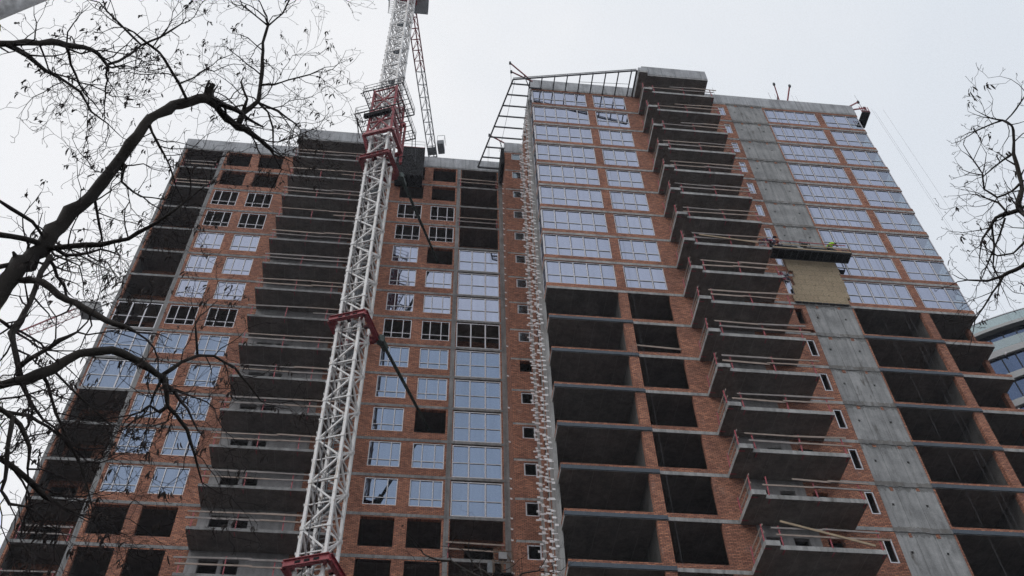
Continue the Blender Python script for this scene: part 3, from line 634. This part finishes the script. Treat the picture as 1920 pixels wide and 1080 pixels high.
def walkway(z, uo, vo, ui=.95):
    d = MB(); r_ = MB()
    segs = [((-uo, -vo), (uo, -ui)), ((-uo, ui), (uo, vo)), ((-uo, -ui), (-ui, ui)), ((ui, -ui), (uo, ui))]
    for (a0, b0), (a1, b1) in segs:
        k = max(2, int(max(a1-a0, b1-b0)/.42))
        for j in range(k+1):
            f = j/k
            if a1-a0 > b1-b0: d.beam(cl(a0+(a1-a0)*f, b0, z), cl(a0+(a1-a0)*f, b1, z), .05)
            else: d.beam(cl(a0, b0+(b1-b0)*f, z), cl(a1, b0+(b1-b0)*f, z), .05)
    for (a, b), (c_, e_) in (((-uo, -vo), (uo, -vo)), ((uo, -vo), (uo, vo)), ((uo, vo), (-uo, vo)), ((-uo, vo), (-uo, -vo))):
        d.beam(cl(a, b, z), cl(c_, e_, z), .09)
        for hh in (.55, 1.1): r_.beam(cl(a, b, z+hh), cl(c_, e_, z+hh), .035)
        k = 3
        for j in range(k+1): r_.beam(cl(a+(c_-a)*j/k, b+(e_-b)*j/k, z), cl(a+(c_-a)*j/k, b+(e_-b)*j/k, z+1.1), .035)
    o = d.build('walkway', DARK, TC); r_.build('handrail', GREYP, o)
walkway(-4.5, 1.85, 1.65); walkway(-8.6, 2.15, 1.8)
m_ = MB().beam(cl(-1.5, -1.25, -8.35), cl(.9, -1.25, -8.35), .3, .5); m_.build('hydraulic_unit', NET, TC)
m_ = MB()
for zz in (-12.6,):
    for f in [j/5 for j in range(6)]: m_.beam(cl(1.3+1.0*f, 1.0, zz), cl(1.3+1.0*f, 2.4, zz), .05)
    m_.beam(cl(1.3, 1.0, zz), cl(2.3, 1.0, zz), .08).beam(cl(1.3, 2.4, zz), cl(2.3, 2.4, zz), .08).beam(cl(2.3, 1, zz), cl(2.3, 2.4, zz), .08)
for a, b in ((2.15, 1.8), (2.15, .9)): m_.beam(cl(a, b, -8.6), cl(a+.1, b+.3, -12.6), .06)
m_.beam(cl(-2.1, -1.6, -8.6), cl(-1.7, -1.0, -11.5), .07).beam(cl(-1.9, 1.2, -4.5), cl(-1.6, 1.0, -8.6), .07)
m_.build('hanging_walkway', DARK, TC)
# slewing unit, cab, jibs
TZ = top0
MB().box(CX-1.2, CX+1.2, CY-1.2, CY+1.2, TZ, TZ+.5).build('slewing_ring', RED, TC)
def lattice(p, q, wd, ht, nb, cr_, dr, mb, inv=False):
    p = Vector(p); q = Vector(q); d = (q-p).normalized(); s_ = d.cross(Vector((0, 0, 1))).normalized()*wd/2; t_ = Vector((0, 0, ht))*(1 if not inv else -1)
    for o_ in (s_, -s_, t_): mb.beam(p+o_, q+o_, cr_)
    for i in range(nb):
        a = p+(q-p)*i/nb; m = p+(q-p)*(i+.5)/nb; b = p+(q-p)*(i+1)/nb
        mb.beam(a+s_, a-s_, dr).beam(a+s_, b-s_, dr*.8).beam(a+s_, m+t_, dr).beam(m+t_, b+s_, dr).beam(a-s_, m+t_, dr).beam(m+t_, b-s_, dr)
    return mb
JP = Vector((-8.55, -7.6, 24.0)); JQ = Vector((-3.2, 22.0, 24.0)); J1 = Vector((-6.85, 1.8, 24.0))
lattice(JP, J1, 1.05, 1.3, 7, .13, .06, MB()).build('jib', RED, TC); lattice(J1, JQ, 1.05, 1.3, 12, .12, .05, MB()).build('jib', plain('grey_crane_paint', (.36, .37, .39), .5, 0, .15), TC)
dj = (JQ-JP).normalized(); sj = dj.cross(Vector((0, 0, 1))).normalized()
PP = JP+dj*20.0
m_ = MB()
for f in (0, 1.35): 
    a = PP+dj*f; m_.hexa([a-sj*.5-Vector((0, 0, .1)), a+sj*.5-Vector((0, 0, .1)), a+dj*1.1+sj*.5-Vector((0, 0, .1)), a+dj*1.1-sj*.5-Vector((0, 0, .1)), a-sj*.5, a+sj*.5, a+dj*1.1+sj*.5, a+dj*1.1-sj*.5])
m_.build('jib_panel', GREYP, TC)
a = PP+sj*.75-dj*.4; m_ = MB().hexa([a, a+sj*.8, a+sj*.8+dj*1.5, a+dj*1.5, a+Vector((0, 0, .9)), a+sj*.8+Vector((0, 0, .9)), a+sj*.8+dj*1.5+Vector((0, 0, .9)), a+dj*1.5+Vector((0, 0, .9))]); m_.build('winch_box', GREYP, TC)
MB().beam(a+Vector((0, 0, 2)), a+sj*.9+Vector((0, 0, 2)), .04).beam(a+sj*.9+Vector((0, 0, 2)), a+sj*.9+dj*1.5+Vector((0, 0, 2)), .04).beam(a+sj*.9, a+sj*.9+Vector((0, 0, 2)), .04).beam(a, a+Vector((0, 0, 2)), .04).build('handrail', GREYP, TC)
lattice(JP, JP-dj*12, 1.4, .8, 5, .13, .06, MB()).build('counter_jib', RED, TC); cw = JP-dj*11.5; MB().box(cw.x-.9, cw.x+.9, cw.y-1.2, cw.y+.6, 22.2, 24).build('counterweight', CONC, TC)
MB().beam((CX, CY, TZ+.4), (CX-.1, CY+.4, 24.6), 1.1).build('tower_top', RED, TC)
c0 = atZ(787, 10, 21.0); MB().box(c0.x-.85, c0.x+.95, c0.y-.9, c0.y+1.0, 21.0, 23.0).build('cab', plain('cab_panel', (.42, .45, .48), .6), TC)
c1 = atZ(735, 8, 20.0); m_ = MB()
for i in range(7): m_.beam((c1.x-.35, c1.y-.7+i*.23, 19.2), (c1.x+.5, c1.y-.7+i*.23, 19.2), .04)
for dx, dy in ((-.35, -.7), (.5, -.7), (.5, .7), (-.35, .7)): m_.beam((c1.x+dx, c1.y+dy, 19.2), (c1.x+dx, c1.y+dy, 21.4), .06)
for zz in (20.2, 21.4): m_.beam((c1.x-.35, c1.y-.7, zz), (c1.x-.35, c1.y+.7, zz), .05).beam((c1.x-.35, c1.y-.7, zz), (c1.x+.5, c1.y-.7, zz), .05)
m_.build('side_cage', plain('cage_steel', (.25, .26, .28), .6), TC)

# ---------------------------------------------------------------- distant crane behind the left edge
D0, D1 = Vector((-66.5, 54.8, 30)), Vector((-36, 37.0, 30))
DC = thing('tower_crane', 'distant red tower crane whose jib crosses the sky left of the building', 'tower crane', (-47.0, 43.6, GZ))
dd = (D1-D0).normalized(); mid = Vector((-47.0, 43.5, 30))
lattice(D0, D0+dd*12, 1.2, 1.4, 9, .10, .045, MB()).build('jib', RED, DC); lattice(D0+dd*12, D1, 1.3, 1.5, 14, .12, .06, MB()).build('jib', WHITE, DC)
w_ = D0+dd*14.2; MB().box(w_.x-.8, w_.x+1.8, w_.y-1.2, w_.y+1.0, 28.3, 30).build('counterweight', CONC, DC)
m_ = MB()
for a, b in ((-.8, -.8), (.8, -.8), (.8, .8), (-.8, .8)): m_.beam((mid.x+a, mid.y+b, GZ), (mid.x+a, mid.y+b, 30), .2)
for i in range(40):
    z = GZ+i*2.9
    if z > 27: break
    m_.beam((mid.x-.8, mid.y-.8, z), (mid.x+.8, mid.y-.8, z+2.9), .1).beam((mid.x+.8, mid.y-.8, z), (mid.x+.8, mid.y+.8, z+2.9), .1).beam((mid.x+.8, mid.y+.8, z), (mid.x-.8, mid.y+.8, z+2.9), .1).beam((mid.x-.8, mid.y+.8, z), (mid.x-.8, mid.y-.8, z+2.9), .1)
m_.build('mast', WHITE, DC)

# ---------------------------------------------------------------- round tower at the right edge
RB = thing('round_building', 'curved white-banded office tower with blue glazing at the right edge', 'building', (65.8, 27.2, GZ))
RX, RY, RR, RT = 65.78, 27.17, 24.78, -10.0
RWHITE = plain('white_cladding', (.50, .51, .52), .5, 0, .06, 1.5); RBLUE = mirror_glass('blue_glass', (.085, .12, .20), (.03, .04, .07), .92, .08); RBAL = clear_glass('balustrade_glass', (.45, .52, .54), (.55, .62, .62), .5)
def ring(mb, r0, r1, z0, z1, a0=R(150), a1=R(330), n=120):
    P = []
    for i in range(n+1):
        a = a0+(a1-a0)*i/n; c_, s_ = math.cos(a), math.sin(a); P.append([(RX+r*c_, RY+r*s_, z) for r, z in ((r1, z0), (r1, z1), (r0, z1), (r0, z0))])
    for i in range(n):
        for k in range(4): mb.quad(P[i][k], P[i+1][k], P[i+1][(k+1) % 4], P[i][(k+1) % 4])
    return mb
ring(MB(), RR-.03, RR, RT-1.1, RT).build('balustrade', RBAL, RB); ring(MB(), RR-.05, RR+.05, RT, RT+.08).build('handrail', FRAME, RB)
ring(MB(), RR-3, RR+.05, RT-1.5, RT-1.12).build('floor_band', RWHITE, RB); ring(MB(), RR-2.2, RR-2.0, RT-.6, RT+.1).build('roof_canopy', RWHITE, RB)
ring(MB(), RR-.9, RR-.6, RT-4.0, RT-1.5).build('glazing', RBLUE, RB)
zz = RT-4.0
ring(MB(), RR-.05, RR+.02, RT-4.2, RT-3.0).build('balustrade', RBAL, RB)
k = 0
while zz > GZ+3:
    ring(MB(), RR-3, RR+.1, zz-.95, zz-.2).build('floor_band', RWHITE, RB)
    ring(MB(), RR-.35, RR-.2, zz-3.3, zz-.95).build('glazing', RBLUE, RB)
    zz -= 3.1; k += 1
    if k > 24: break
m_ = MB()
for i in range(0, 121, 2):
    a = R(150)+R(180)*i/120; c_, s_ = math.cos(a), math.sin(a)
    m_.beam((RX+(RR-.17)*c_, RY+(RR-.17)*s_, GZ), (RX+(RR-.17)*c_, RY+(RR-.17)*s_, RT-4.2), .09)
    m_.beam((RX+(RR-.58)*c_, RY+(RR-.58)*s_, RT-4.2), (RX+(RR-.58)*c_, RY+(RR-.58)*s_, RT-1.5), .09)
m_.build('mullion', DARK, RB)
MB().tube([(RX, RY, GZ), (RX, RY, RT-2)], RR-3, 64).build('core', DARK, RB)
m_ = MB(); rn = random.Random(3)
for i in range(90):
    a = R(rn.uniform(185, 250)); z = RT-4.5-rn.random()*22; r = RR+.12
    m_.beam((RX+r*math.cos(a), RY+r*math.sin(a), z), (RX+(r+.02)*math.cos(a), RY+(r+.02)*math.sin(a), z+.25), .3, .06)
m_.build('film_scraps', BRKT, RB)['kind'] = 'stuff'

# ---------------------------------------------------------------- worker and site clutter on the long platform
def skin_body(name, joints, edges, radii, m, parent, sub=2):
    me = bpy.data.meshes.new(name); o = bpy.data.objects.new(name, me); C.objects.link(o)
    off = Vector((0, 0, OZ))
    if parent: o.parent = parent; off = off-parent.location
    me.from_pydata([tuple(Vector(j)+off) for j in joints], edges, []); me.materials.append(m)
    sk = o.modifiers.new('skin', 'SKIN'); sk.use_smooth_shade = True
    for i, r in enumerate(radii): me.skin_vertices[0].data[i].radius = (r, r) if not isinstance(r, tuple) else r
    me.skin_vertices[0].data[0].use_root = True
    s_ = o.modifiers.new('sub', 'SUBSURF'); s_.levels = sub; s_.render_levels = sub; return o
px_, py_, pz_ = 26.05, -10.5, -25.02
WK = thing('person', 'worker in a yellow-green jacket and dark helmet bending over on the hanging platform', 'person', (px_, py_, pz_))
J = [(0, 0, .95), (.12, 0, 1.15), (.30, -.02, 1.35), (.38, -.03, 1.42), (.50, -.05, 1.45), (.33, -.2, 1.36), (.42, -.27, 1.12), (.58, -.25, .95), (.68, -.24, .92), (.33, .16, 1.36), (.45, .22, 1.12), (.62, .18, .98), (.72, .16, .95),
     (-.03, -.12, .88), (.10, -.15, .5), (-.02, -.16, .08), (.14, -.17, .03), (-.03, .12, .88), (.12, .14, .5), (.02, .16, .08), (.18, .17, .03)]
E_ = [(0, 1), (1, 2), (2, 3), (3, 4), (2, 5), (5, 6), (6, 7), (7, 8), (2, 9), (9, 10), (10, 11), (11, 12), (0, 13), (13, 14), (14, 15), (15, 16), (0, 17), (17, 18), (18, 19), (19, 20)]
RA = [.16, .17, .18, .06, .10, .075, .055, .042, .04, .075, .055, .042, .04, .09, .07, .05, .045, .09, .07, .05, .045]
skin_body('body', [(px_+a, py_+b, pz_+c) for a, b, c in J], E_, RA, plain('work_trousers', (.05, .055, .07), .9), WK)
skin_body('jacket', [(px_+J[i][0], py_+J[i][1], pz_+J[i][2]) for i in (0, 1, 2, 5, 6, 9, 10)], [(0, 1), (1, 2), (2, 3), (3, 4), (2, 5), (5, 6)], [.22, .25, .24, .13, .09, .13, .09], plain('hi_vis_cloth', (.42, .75, .04), .8, 0, .15), WK)
m_ = MB(); hc = Vector((px_+.52, py_-.05, pz_+1.48))
m_.tube([hc+Vector((0, 0, -.02)), hc+Vector((0, 0, .06)), hc+Vector((0, 0, .11)), hc+Vector((0, 0, .13))], [.14, .13, .09, .03], 12); m_.tube([hc+Vector((.04, 0, -.03)), hc+Vector((.04, 0, -.01))], .17, 12)
m_.build('helmet', DARK, WK)
def heap(name, label, cat, c_, r, cols, n, seed, sq=(1, 1, 1)):
    rn = random.Random(seed); t = thing(name, label, cat, (c_[0], c_[1], c_[2]-r*sq[2]))
    for ci, col in enumerate(cols):
        m_ = MB()
        for i in range(n):
            p = Vector(c_)+Vector((rn.gauss(0, .45)*r*sq[0], rn.gauss(0, .3)*r*sq[1], rn.gauss(0, .42)*r*sq[2]))
            pts_ = [p+Vector((rn.uniform(-1, 1), rn.uniform(-.5, .5), rn.uniform(-1, 1)))*r*.38 for _ in range(4)]; m_.quad(*pts_); m_.quad(*[q+Vector((.01, .02, .01)) for q in pts_])
        m_.build('cloth', col, t)
    return t
CW = plain('pale_cloth', (.55, .55, .6), .8, 0, .2); CR = plain('red_cloth', (.35, .06, .1), .8); CN = plain('navy_cloth', (.04, .045, .08), .8)
heap('plastic_wrap', 'crumpled white and navy sheeting caught above a narrow window', 'sheeting', (21.95, -9.95, -27.2), .62, [CW, CN, CR], 15, 3, (.8, .3, 1))
heap('cloth_bundle', 'heap of red and white cloth at the left end of the hanging platform', 'cloth bundle', (21.3, -10.8, -24.3), .7, [CW, CR, CN], 14, 4, (1.4, .5, .5))
t = thing('tool_bag', 'dark tool bag at the right end of the hanging platform', 'bag', (27.1, -10.5, -25.0)); m_ = MB().box(26.9, 27.3, -10.7, -10.3, -25.0, -24.5).tube([(26.95, -10.5, -24.5), (27.0, -10.5, -24.35), (27.2, -10.5, -24.35), (27.25, -10.5, -24.5)], .015, 5); m_.build('bag', CN, t)

# ---------------------------------------------------------------- trees
def make_tree(name, label, base, limbs, seed, dens=1.0, pods=.35, twl=1.0, trunk_pts=None, group='bare trees in the foreground'):
    """limbs: lists of (px, py, width px, distance m); every limb is a real tapering branch in space, twigs grow from it in all directions"""
    rn = random.Random(seed); t = thing(name, label, 'tree', (base[0], base[1], GZ), group)
    big = MB(); tw = MB(); pd = MB()
    def limb_points(L_):
        P = []
        for i in range(len(L_)-1):
            a, b = L_[i], L_[i+1]; A = at(a[0], a[1], a[3]); B = at(b[0], b[1], b[3]); ra, rb = (q_[2]*(.57 if q_[2] > 24 else .74 if q_[2] > 12 else .85)/2*q_[3]/F for q_ in (a, b))
            k = max(2, int((B-A).length/.10))
            for j in range(k+(i == len(L_)-2)): 
                f = j/k; r = ra+(rb-ra)*f; P.append((A.lerp(B, f)+Vector((rn.gauss(0, 1), rn.gauss(0, 1), rn.gauss(0, 1)))*r*.17, r*(1+rn.uniform(-.13, .18))))
        return P
    def pod(p):
        for _ in range(rn.choice((1, 2, 3, 4))):
            d = Vector((rn.uniform(-.5, .5), rn.uniform(-.5, .5), -1)).normalized(); s_ = d.orthogonal().normalized(); Ln = rn.uniform(.04, .085); w = rn.uniform(.0038, .0068)
            q = p+Vector((rn.uniform(-.02, .02), rn.uniform(-.02, .02), 0)); m1 = q+d*Ln*.5+s_*Ln*.12
            pd.tube([q, q+d*Ln*.2+s_*Ln*.08, m1, q+d*Ln*.8+s_*.08*Ln, q+d*Ln], [.001, w, w*1.2, w, .001], 4, False)
    def grow(p, d, Ln, r, lvl):
        k = max(3, int(Ln/(.07 if lvl else .09))); st = Ln/k; pts_ = [p.copy()]; rad = [r]; d = d.normalized(); cur = p.copy(); side = rn.choice((-1, 1)); kink = d.orthogonal().normalized()
        for i in range(k):
            jit = Vector((rn.gauss(0, 1), rn.gauss(0, 1), rn.gauss(0, 1)))*.27
            d = (d+jit+kink*side*.26+Vector((0, 0, .02))).normalized(); side = -side
            cur = cur+d*st; pts_.append(cur.copy()); f = (i+1)/k; rad.append(max(.0019, r*(1-f*.75)))
            if lvl < 3 and i > 0 and rn.random() < (.68, .66, .42)[lvl]*dens:
                a = Vector((rn.gauss(0, 1), rn.gauss(0, 1), rn.gauss(0, 1))); a = (a-d*a.dot(d)).normalized(); nd = (d*.75+a*rn.uniform(.6, 1.1)).normalized()
                grow(cur.copy(), nd, Ln*rn.uniform(.3, .62)*(1-f*.4), max(.0018, rad[-1]*.62), lvl+1)
            if rn.random() < pods*.075*(1 if lvl else .5): pod(cur)
        tw.tube(pts_, rad, 4 if lvl == 0 else 3, False)
    for L_ in limbs:
        P = limb_points(L_[1]); big.tube([p for p, r in P], [r for p, r in P], 10 if P[0][1] > .02 else 7)
        for i, (p, r) in enumerate(P):
            if i < 2: continue
            d = (P[min(i+1, len(P)-1)][0]-P[i-1][0]).normalized()
            if rn.random() < L_[0]*dens*2.3:
                a = Vector((rn.gauss(0, 1), rn.gauss(0, 1), rn.gauss(0, 1))); a = (a-d*a.dot(d)).normalized()
                grow(p+a*r*.7, (d*rn.uniform(.1, .9)+a).normalized(), rn.uniform(.45, 1.25)*twl, min(.0085, max(.004, r*.45)), 0)
            if r > .05 and rn.random() < .12:                       # stubs and knots
                a = Vector((rn.gauss(0, 1), rn.gauss(0, 1), rn.gauss(0, 1))); a = (a-d*a.dot(d)).normalized(); big.tube([p+a*r*.6, p+a*(r+rn.uniform(.01, .05))], [r*.35, r*.12], 6)
        p, r = P[-1]; d = (P[-1][0]-P[-3][0]).normalized()
        if L_[0] > 0:
            for _ in range(2): grow(p, (d+Vector((rn.gauss(0, .3), rn.gauss(0, .3), rn.gauss(0, .3)))).normalized(), rn.uniform(.5, 1.0)*twl, max(.004, r*.8), 0)
    if trunk_pts: big.tube([p for p, r in trunk_pts], [r for p, r in trunk_pts], 14)
    o = big.build('trunk', BARK, t, True); tw.build('twigs', TWIG, t)['kind'] = 'stuff'
    if pd.v: pd.build('seed_pods', POD, t)['kind'] = 'stuff'
    return t
# left tree: the trunk stands just left of the frame, limbs reach over and away from the camera
q0 = at(-330, 900, 8.2)
LIMBS = [
 (.10, [(-330, 900, 84, 8.2), (-120, 720, 72, 8.6), (-20, 570, 62, 9.0), (30, 500, 54, 9.3), (75, 468, 50, 9.5), (115, 420, 44, 9.7), (165, 368, 38, 9.9), (215, 312, 34, 10.1), (245, 270, 31, 10.2), (280, 222, 27, 10.4), (325, 200, 24, 10.6), (360, 190, 22, 10.7), (388, 184, 22, 10.8)]),
 (0, [(388, 186, 20, 10.8), (394, 170, 13, 10.8), (401, 156, 9, 10.8)]), (0, [(388, 180, 10, 10.8), (387, 165, 6, 10.8), (393, 150, 4, 10.8)]),
 (.10, [(388, 184, 22, 10.8), (405, 200, 18, 10.9), (425, 222, 17, 11), (446, 234, 17, 11.1), (475, 252, 11, 11.2), (500, 272, 9, 11.3), (513, 290, 5, 11.4)]),
 (.16, [(446, 234, 16, 11.1), (456, 212, 12, 11.2), (483, 190, 10, 11.3), (491, 140, 8, 11.5), (493, 80, 6, 11.7), (503, 48, 5, 11.8)]),
 (.3, [(503, 48, 4, 11.8), (480, 30, 3, 11.9), (455, 10, 3, 12)]), (.3, [(503, 48, 4, 11.8), (530, 25, 3, 12), (545, -5, 3, 12)]),
 (0, [(455, 214, 8, 11.2), (463, 185, 6, 11.2), (452, 153, 4, 11.3)]), (.25, [(483, 192, 6, 11.3), (520, 208, 5, 11.4), (555, 232, 3, 11.5)]), (.25, [(484, 192, 5, 11.3), (502, 210, 4, 11.3), (512, 240, 4, 11.3), (512, 275, 3, 11.3)]), (.25, [(489, 160, 5, 11.4), (515, 158, 4, 11.4), (540, 150, 3, 11.4), (580, 140, 3, 11.5)]),
 (.14, [(-80, 76, 16, 8.8), (0, 80, 14, 9), (50, 80, 13, 9.1), (95, 76, 12, 9.2), (125, 84, 11, 9.3), (160, 88, 9, 9.4), (185, 102, 8, 9.5), (203, 124, 6, 9.6)]),
 (.2, [(12, 84, 10, 9), (50, 103, 9, 9.2), (85, 132, 7, 9.4), (120, 150, 6, 9.6), (150, 172, 5, 9.8), (172, 210, 4, 10), (202, 232, 3, 10.1)]),
 (.2, [(125, 84, 6, 9.3), (133, 120, 5, 9.4), (150, 160, 4, 9.5)]), (.25, [(203, 122, 6, 9.6), (240, 105, 5, 9.8), (265, 85, 5, 9.9), (235, 55, 4, 10), (200, 20, 3, 10.1)]), (.25, [(265, 85, 5, 9.9), (300, 70, 4, 10), (340, 45, 3, 10.1)]),
 (.2, [(352, 190, 7, 10.6), (335, 157, 7, 10.6), (316, 125, 6, 10.6), (298, 98, 5, 10.6), (275, 80, 5, 10.6), (250, 60, 4, 10.6)]), (.3, [(335, 157, 4, 10.6), (365, 145, 3, 10.7), (385, 130, 3, 10.7)]),
 (.14, [(75, 468, 14, 9.5), (130, 463, 12, 9.4), (190, 458, 10, 9.3), (240, 447, 9, 9.2), (280, 425, 8, 9.1), (310, 406, 6, 9.0), (341, 383, 5, 9.0)]),
 (.12, [(-90, 425, 14, 9.2), (0, 440, 13, 9.3), (45, 447, 12, 9.4), (80, 458, 11, 9.5)]), (.12, [(-30, 360, 5, 9.2), (20, 390, 7, 9.3), (60, 415, 7, 9.4), (85, 448, 7, 9.5)]), (.12, [(-60, 505, 10, 9.2), (0, 500, 9, 9.2), (35, 492, 8, 9.3)]),
 (.2, [(175, 362, 7, 9.9), (182, 400, 6, 9.9), (192, 450, 4, 9.9)]), (.25, [(224, 296, 9, 10.1), (234, 310, 8, 10.1), (228, 340, 6, 10.1), (250, 360, 4, 10.1)]), (.25, [(278, 224, 7, 10.4), (286, 248, 6, 10.3), (300, 275, 5, 10.3), (318, 310, 4, 10.3), (330, 350, 3, 10.3)]),
 (.10, [(30, 525, 16, 9.2), (55, 524, 14, 9.1), (80, 530, 15, 9.0), (110, 553, 17, 8.9), (140, 568, 17, 8.8), (170, 584, 16, 8.7), (200, 600, 14, 8.6), (230, 612, 11, 8.5), (254, 622, 6, 8.5)]),
 (.12, [(95, 480, 11, 9.4), (78, 510, 11, 9.2), (55, 570, 11, 8.9), (38, 600, 12, 8.7), (22, 625, 15, 8.6), (28, 655, 14, 8.5), (38, 705, 13, 8.4)]), (.14, [(-60, 590, 8, 8.7), (0, 600, 7, 8.7), (20, 615, 6, 8.7)]),
 (.14, [(35, 690, 12, 8.4), (75, 662, 9, 8.4), (110, 640, 9, 8.4), (145, 622, 5, 8.4)]),
 (.10, [(-330, 900, 50, 8.2), (-120, 760, 34, 8.3), (0, 722, 25, 8.4), (50, 712, 23, 8.4), (100, 692, 22, 8.5), (150, 664, 21, 8.6), (210, 656, 20, 8.7), (250, 672, 19, 8.8), (280, 690, 18, 8.9), (306, 706, 15, 9)]),
 (.16, [(306, 704, 10, 9), (340, 680, 8, 9.1), (370, 666, 7, 9.2), (402, 668, 6, 9.3), (440, 690, 5, 9.4), (465, 720, 4, 9.5), (490, 752, 3, 9.6)]), (.2, [(370, 664, 5, 9.2), (368, 635, 5, 9.2), (366, 605, 4, 9.2)]),
 (.16, [(306, 704, 11, 9), (312, 735, 10, 9), (313, 762, 9, 9), (330, 778, 8, 9), (350, 806, 7, 9), (364, 850, 5, 9), (378, 905, 3, 9)]), (.1, [(313, 762, 7, 9), (300, 774, 6, 9), (280, 760, 5, 9), (265, 772, 4, 9)]), (.1, [(306, 704, 7, 9), (290, 735, 5, 9), (282, 758, 4, 9)]),
 (.16, [(-150, 780, 18, 8), (0, 860, 13, 8.1), (30, 880, 12, 8.1), (60, 905, 11, 8.2), (85, 930, 10, 8.2), (115, 950, 6, 8.3), (148, 965, 4, 8.3)]), (.16, [(-100, 700, 12, 8), (5, 770, 11, 8.1), (38, 795, 9, 8.1), (55, 840, 8, 8.1), (52, 880, 5, 8.1)]),
 (.16, [(3, 770, 8, 8.1), (55, 780, 8, 8.2), (90, 800, 6, 8.3), (115, 820, 5, 8.4)]), (.16, [(22, 782, 9, 8.1), (15, 835, 9, 8), (12, 880, 8, 8), (3, 920, 7, 8), (18, 945, 7, 8), (50, 950, 4, 8)]), (.2, [(80, 700, 8, 8.45), (88, 720, 7, 8.5), (105, 775, 6, 8.5), (120, 810, 6, 8.5), (150, 870, 5, 8.6), (165, 920, 4, 8.6), (175, 960, 3, 8.6)]),
 (.2, [(105, 700, 5, 8.5), (150, 745, 4, 8.6), (200, 790, 3, 8.7)])]
make_tree('bare_tree', 'big bare dark tree with heavy crooked limbs filling the left side', (q0.x-.6, q0.y), LIMBS, 11, 1.48, .42, .82, [(Vector((q0.x-.6, q0.y-.4, GZ)), .30), (Vector((q0.x-.5, q0.y-.3, GZ+2)), .23), (q0+Vector((-.2, -.1, -.8)), .17), (q0, .14)])
# right tree
q1 = at(2150, 620, 9.5)
RL = [(.10, [(2150, 620, 30, 9.5), (2000, 470, 20, 9.8), (1950, 420, 16, 10), (1915, 396, 13, 10.1), (1909, 382, 12, 10.1), (1916, 355, 9, 10.2), (1911, 330, 8, 10.3), (1902, 288, 6, 10.4), (1900, 245, 5, 10.5), (1896, 234, 5, 10.5), (1880, 226, 4, 10.6), (1858, 222, 3, 10.6)]),
 (.2, [(1912, 394, 8, 10.1), (1890, 400, 7, 10.1), (1868, 408, 7, 10), (1856, 428, 6, 10), (1842, 448, 4, 9.9)]), (.2, [(1860, 420, 5, 10), (1864, 460, 4, 10), (1862, 500, 3, 10), (1872, 520, 3, 10)]), (.25, [(1903, 285, 5, 10.4), (1880, 300, 4, 10.4), (1845, 330, 3, 10.5), (1825, 300, 3, 10.5)]), (.2, [(1912, 345, 5, 10.2), (1895, 360, 4, 10.2), (1870, 370, 4, 10.2), (1845, 355, 3, 10.2), (1842, 328, 3, 10.2)]),
 (.25, [(1888, 398, 4, 10), (1872, 380, 4, 10.1), (1850, 372, 3, 10.1)]), (.25, [(1878, 226, 4, 10.6), (1860, 232, 3, 10.7), (1830, 245, 3, 10.7)]), (.25, [(1886, 226, 3, 10.6), (1905, 205, 3, 10.6), (1925, 175, 3, 10.7)]), (.2, [(1885, 408, 5, 10), (1875, 440, 4, 10), (1862, 470, 4, 9.9), (1850, 500, 3, 9.9)]),
 (.16, [(2150, 640, 20, 9.5), (1990, 470, 12, 9.6), (1925, 492, 9, 9.6), (1905, 505, 8, 9.6), (1880, 518, 7, 9.6), (1850, 527, 5, 9.6), (1815, 525, 3, 9.6)]), (.2, [(1882, 518, 5, 9.6), (1862, 548, 4, 9.6), (1845, 575, 3, 9.6), (1828, 600, 3, 9.6)]), (.2, [(1960, 430, 8, 9.9), (1935, 412, 7, 9.9), (1918, 400, 6, 10)]), (.2, [(1925, 450, 5, 9.8), (1900, 475, 4, 9.8), (1870, 480, 3, 9.8)])]
make_tree('bare_tree', 'bare crooked tree reaching in from the right edge against the sky', (q1.x+.4, q1.y), RL, 21, 1.95, .16, .42, [(Vector((q1.x+.6, q1.y-.5, GZ)), .26), (Vector((q1.x+.5, q1.y-.4, GZ+3)), .2), (q1, .1)])
# a lower tree whose top just enters at the bottom
q2 = at(960, 1300, 16)
BL_ = [(.14, [(960, 1300, 20, 16), (940, 1110, 12, 16), (905, 1085, 8, 16), (870, 1068, 6, 16), (846, 1052, 5, 16), (820, 1050, 4, 16), (795, 1040, 3, 16)]), (.2, [(905, 1085, 5, 16), (900, 1068, 4, 16), (885, 1055, 3, 16), (882, 1046, 3, 16)]), (.14, [(960, 1200, 8, 16), (925, 1085, 5, 16.3), (900, 1066, 4, 16.3)]), (.2, [(940, 1110, 6, 16), (980, 1075, 4, 16), (1010, 1070, 3, 16)])]
make_tree('bare_tree', 'thin bare treetop poking up at the bottom centre of the picture', (q2.x, q2.y), BL_, 31, .7, .1, .8, [(Vector((q2.x, q2.y, GZ)), .16), (q2, .08)])

# pale weathered pole crossing the top left corner, close to the camera
pA, pB = at(-260, 118, 3.2), at(150, -45, 3.6)
t = thing('wooden_pole', 'pale weathered pole crossing the top left corner close by', 'pole', (pA.x, pA.y, pA.z))
d = (pA-pB).normalized(); MB().tube([pA+d*2.0, pA, (pA+pB)/2, pB], [.036, .034, .032, .03], 12).build('shaft', plain('weathered_wood', (.80, .78, .78), .9, 0, .55, 22), t, True)

# ---------------------------------------------------------------- damp winter air
hz = MB().box(-110, 125, -75, 100, GZ-1, 32).build('haze', bpy.data.materials.new('haze_air')); tag(hz, 'thin damp air over the whole site', None, kind='stuff')
hm = hz.data.materials[0]; hm.use_nodes = True; hn = hm.node_tree.nodes; hn.remove(hn['Principled BSDF']); pv = hn.new('ShaderNodeVolumePrincipled')
pv.inputs['Color'].default_value = (.86, .90, 1, 1); pv.inputs['Density'].default_value = HAZE; pv.inputs['Anisotropy'].default_value = .2
hm.node_tree.links.new(pv.outputs[0], hn['Material Output'].inputs['Volume'])
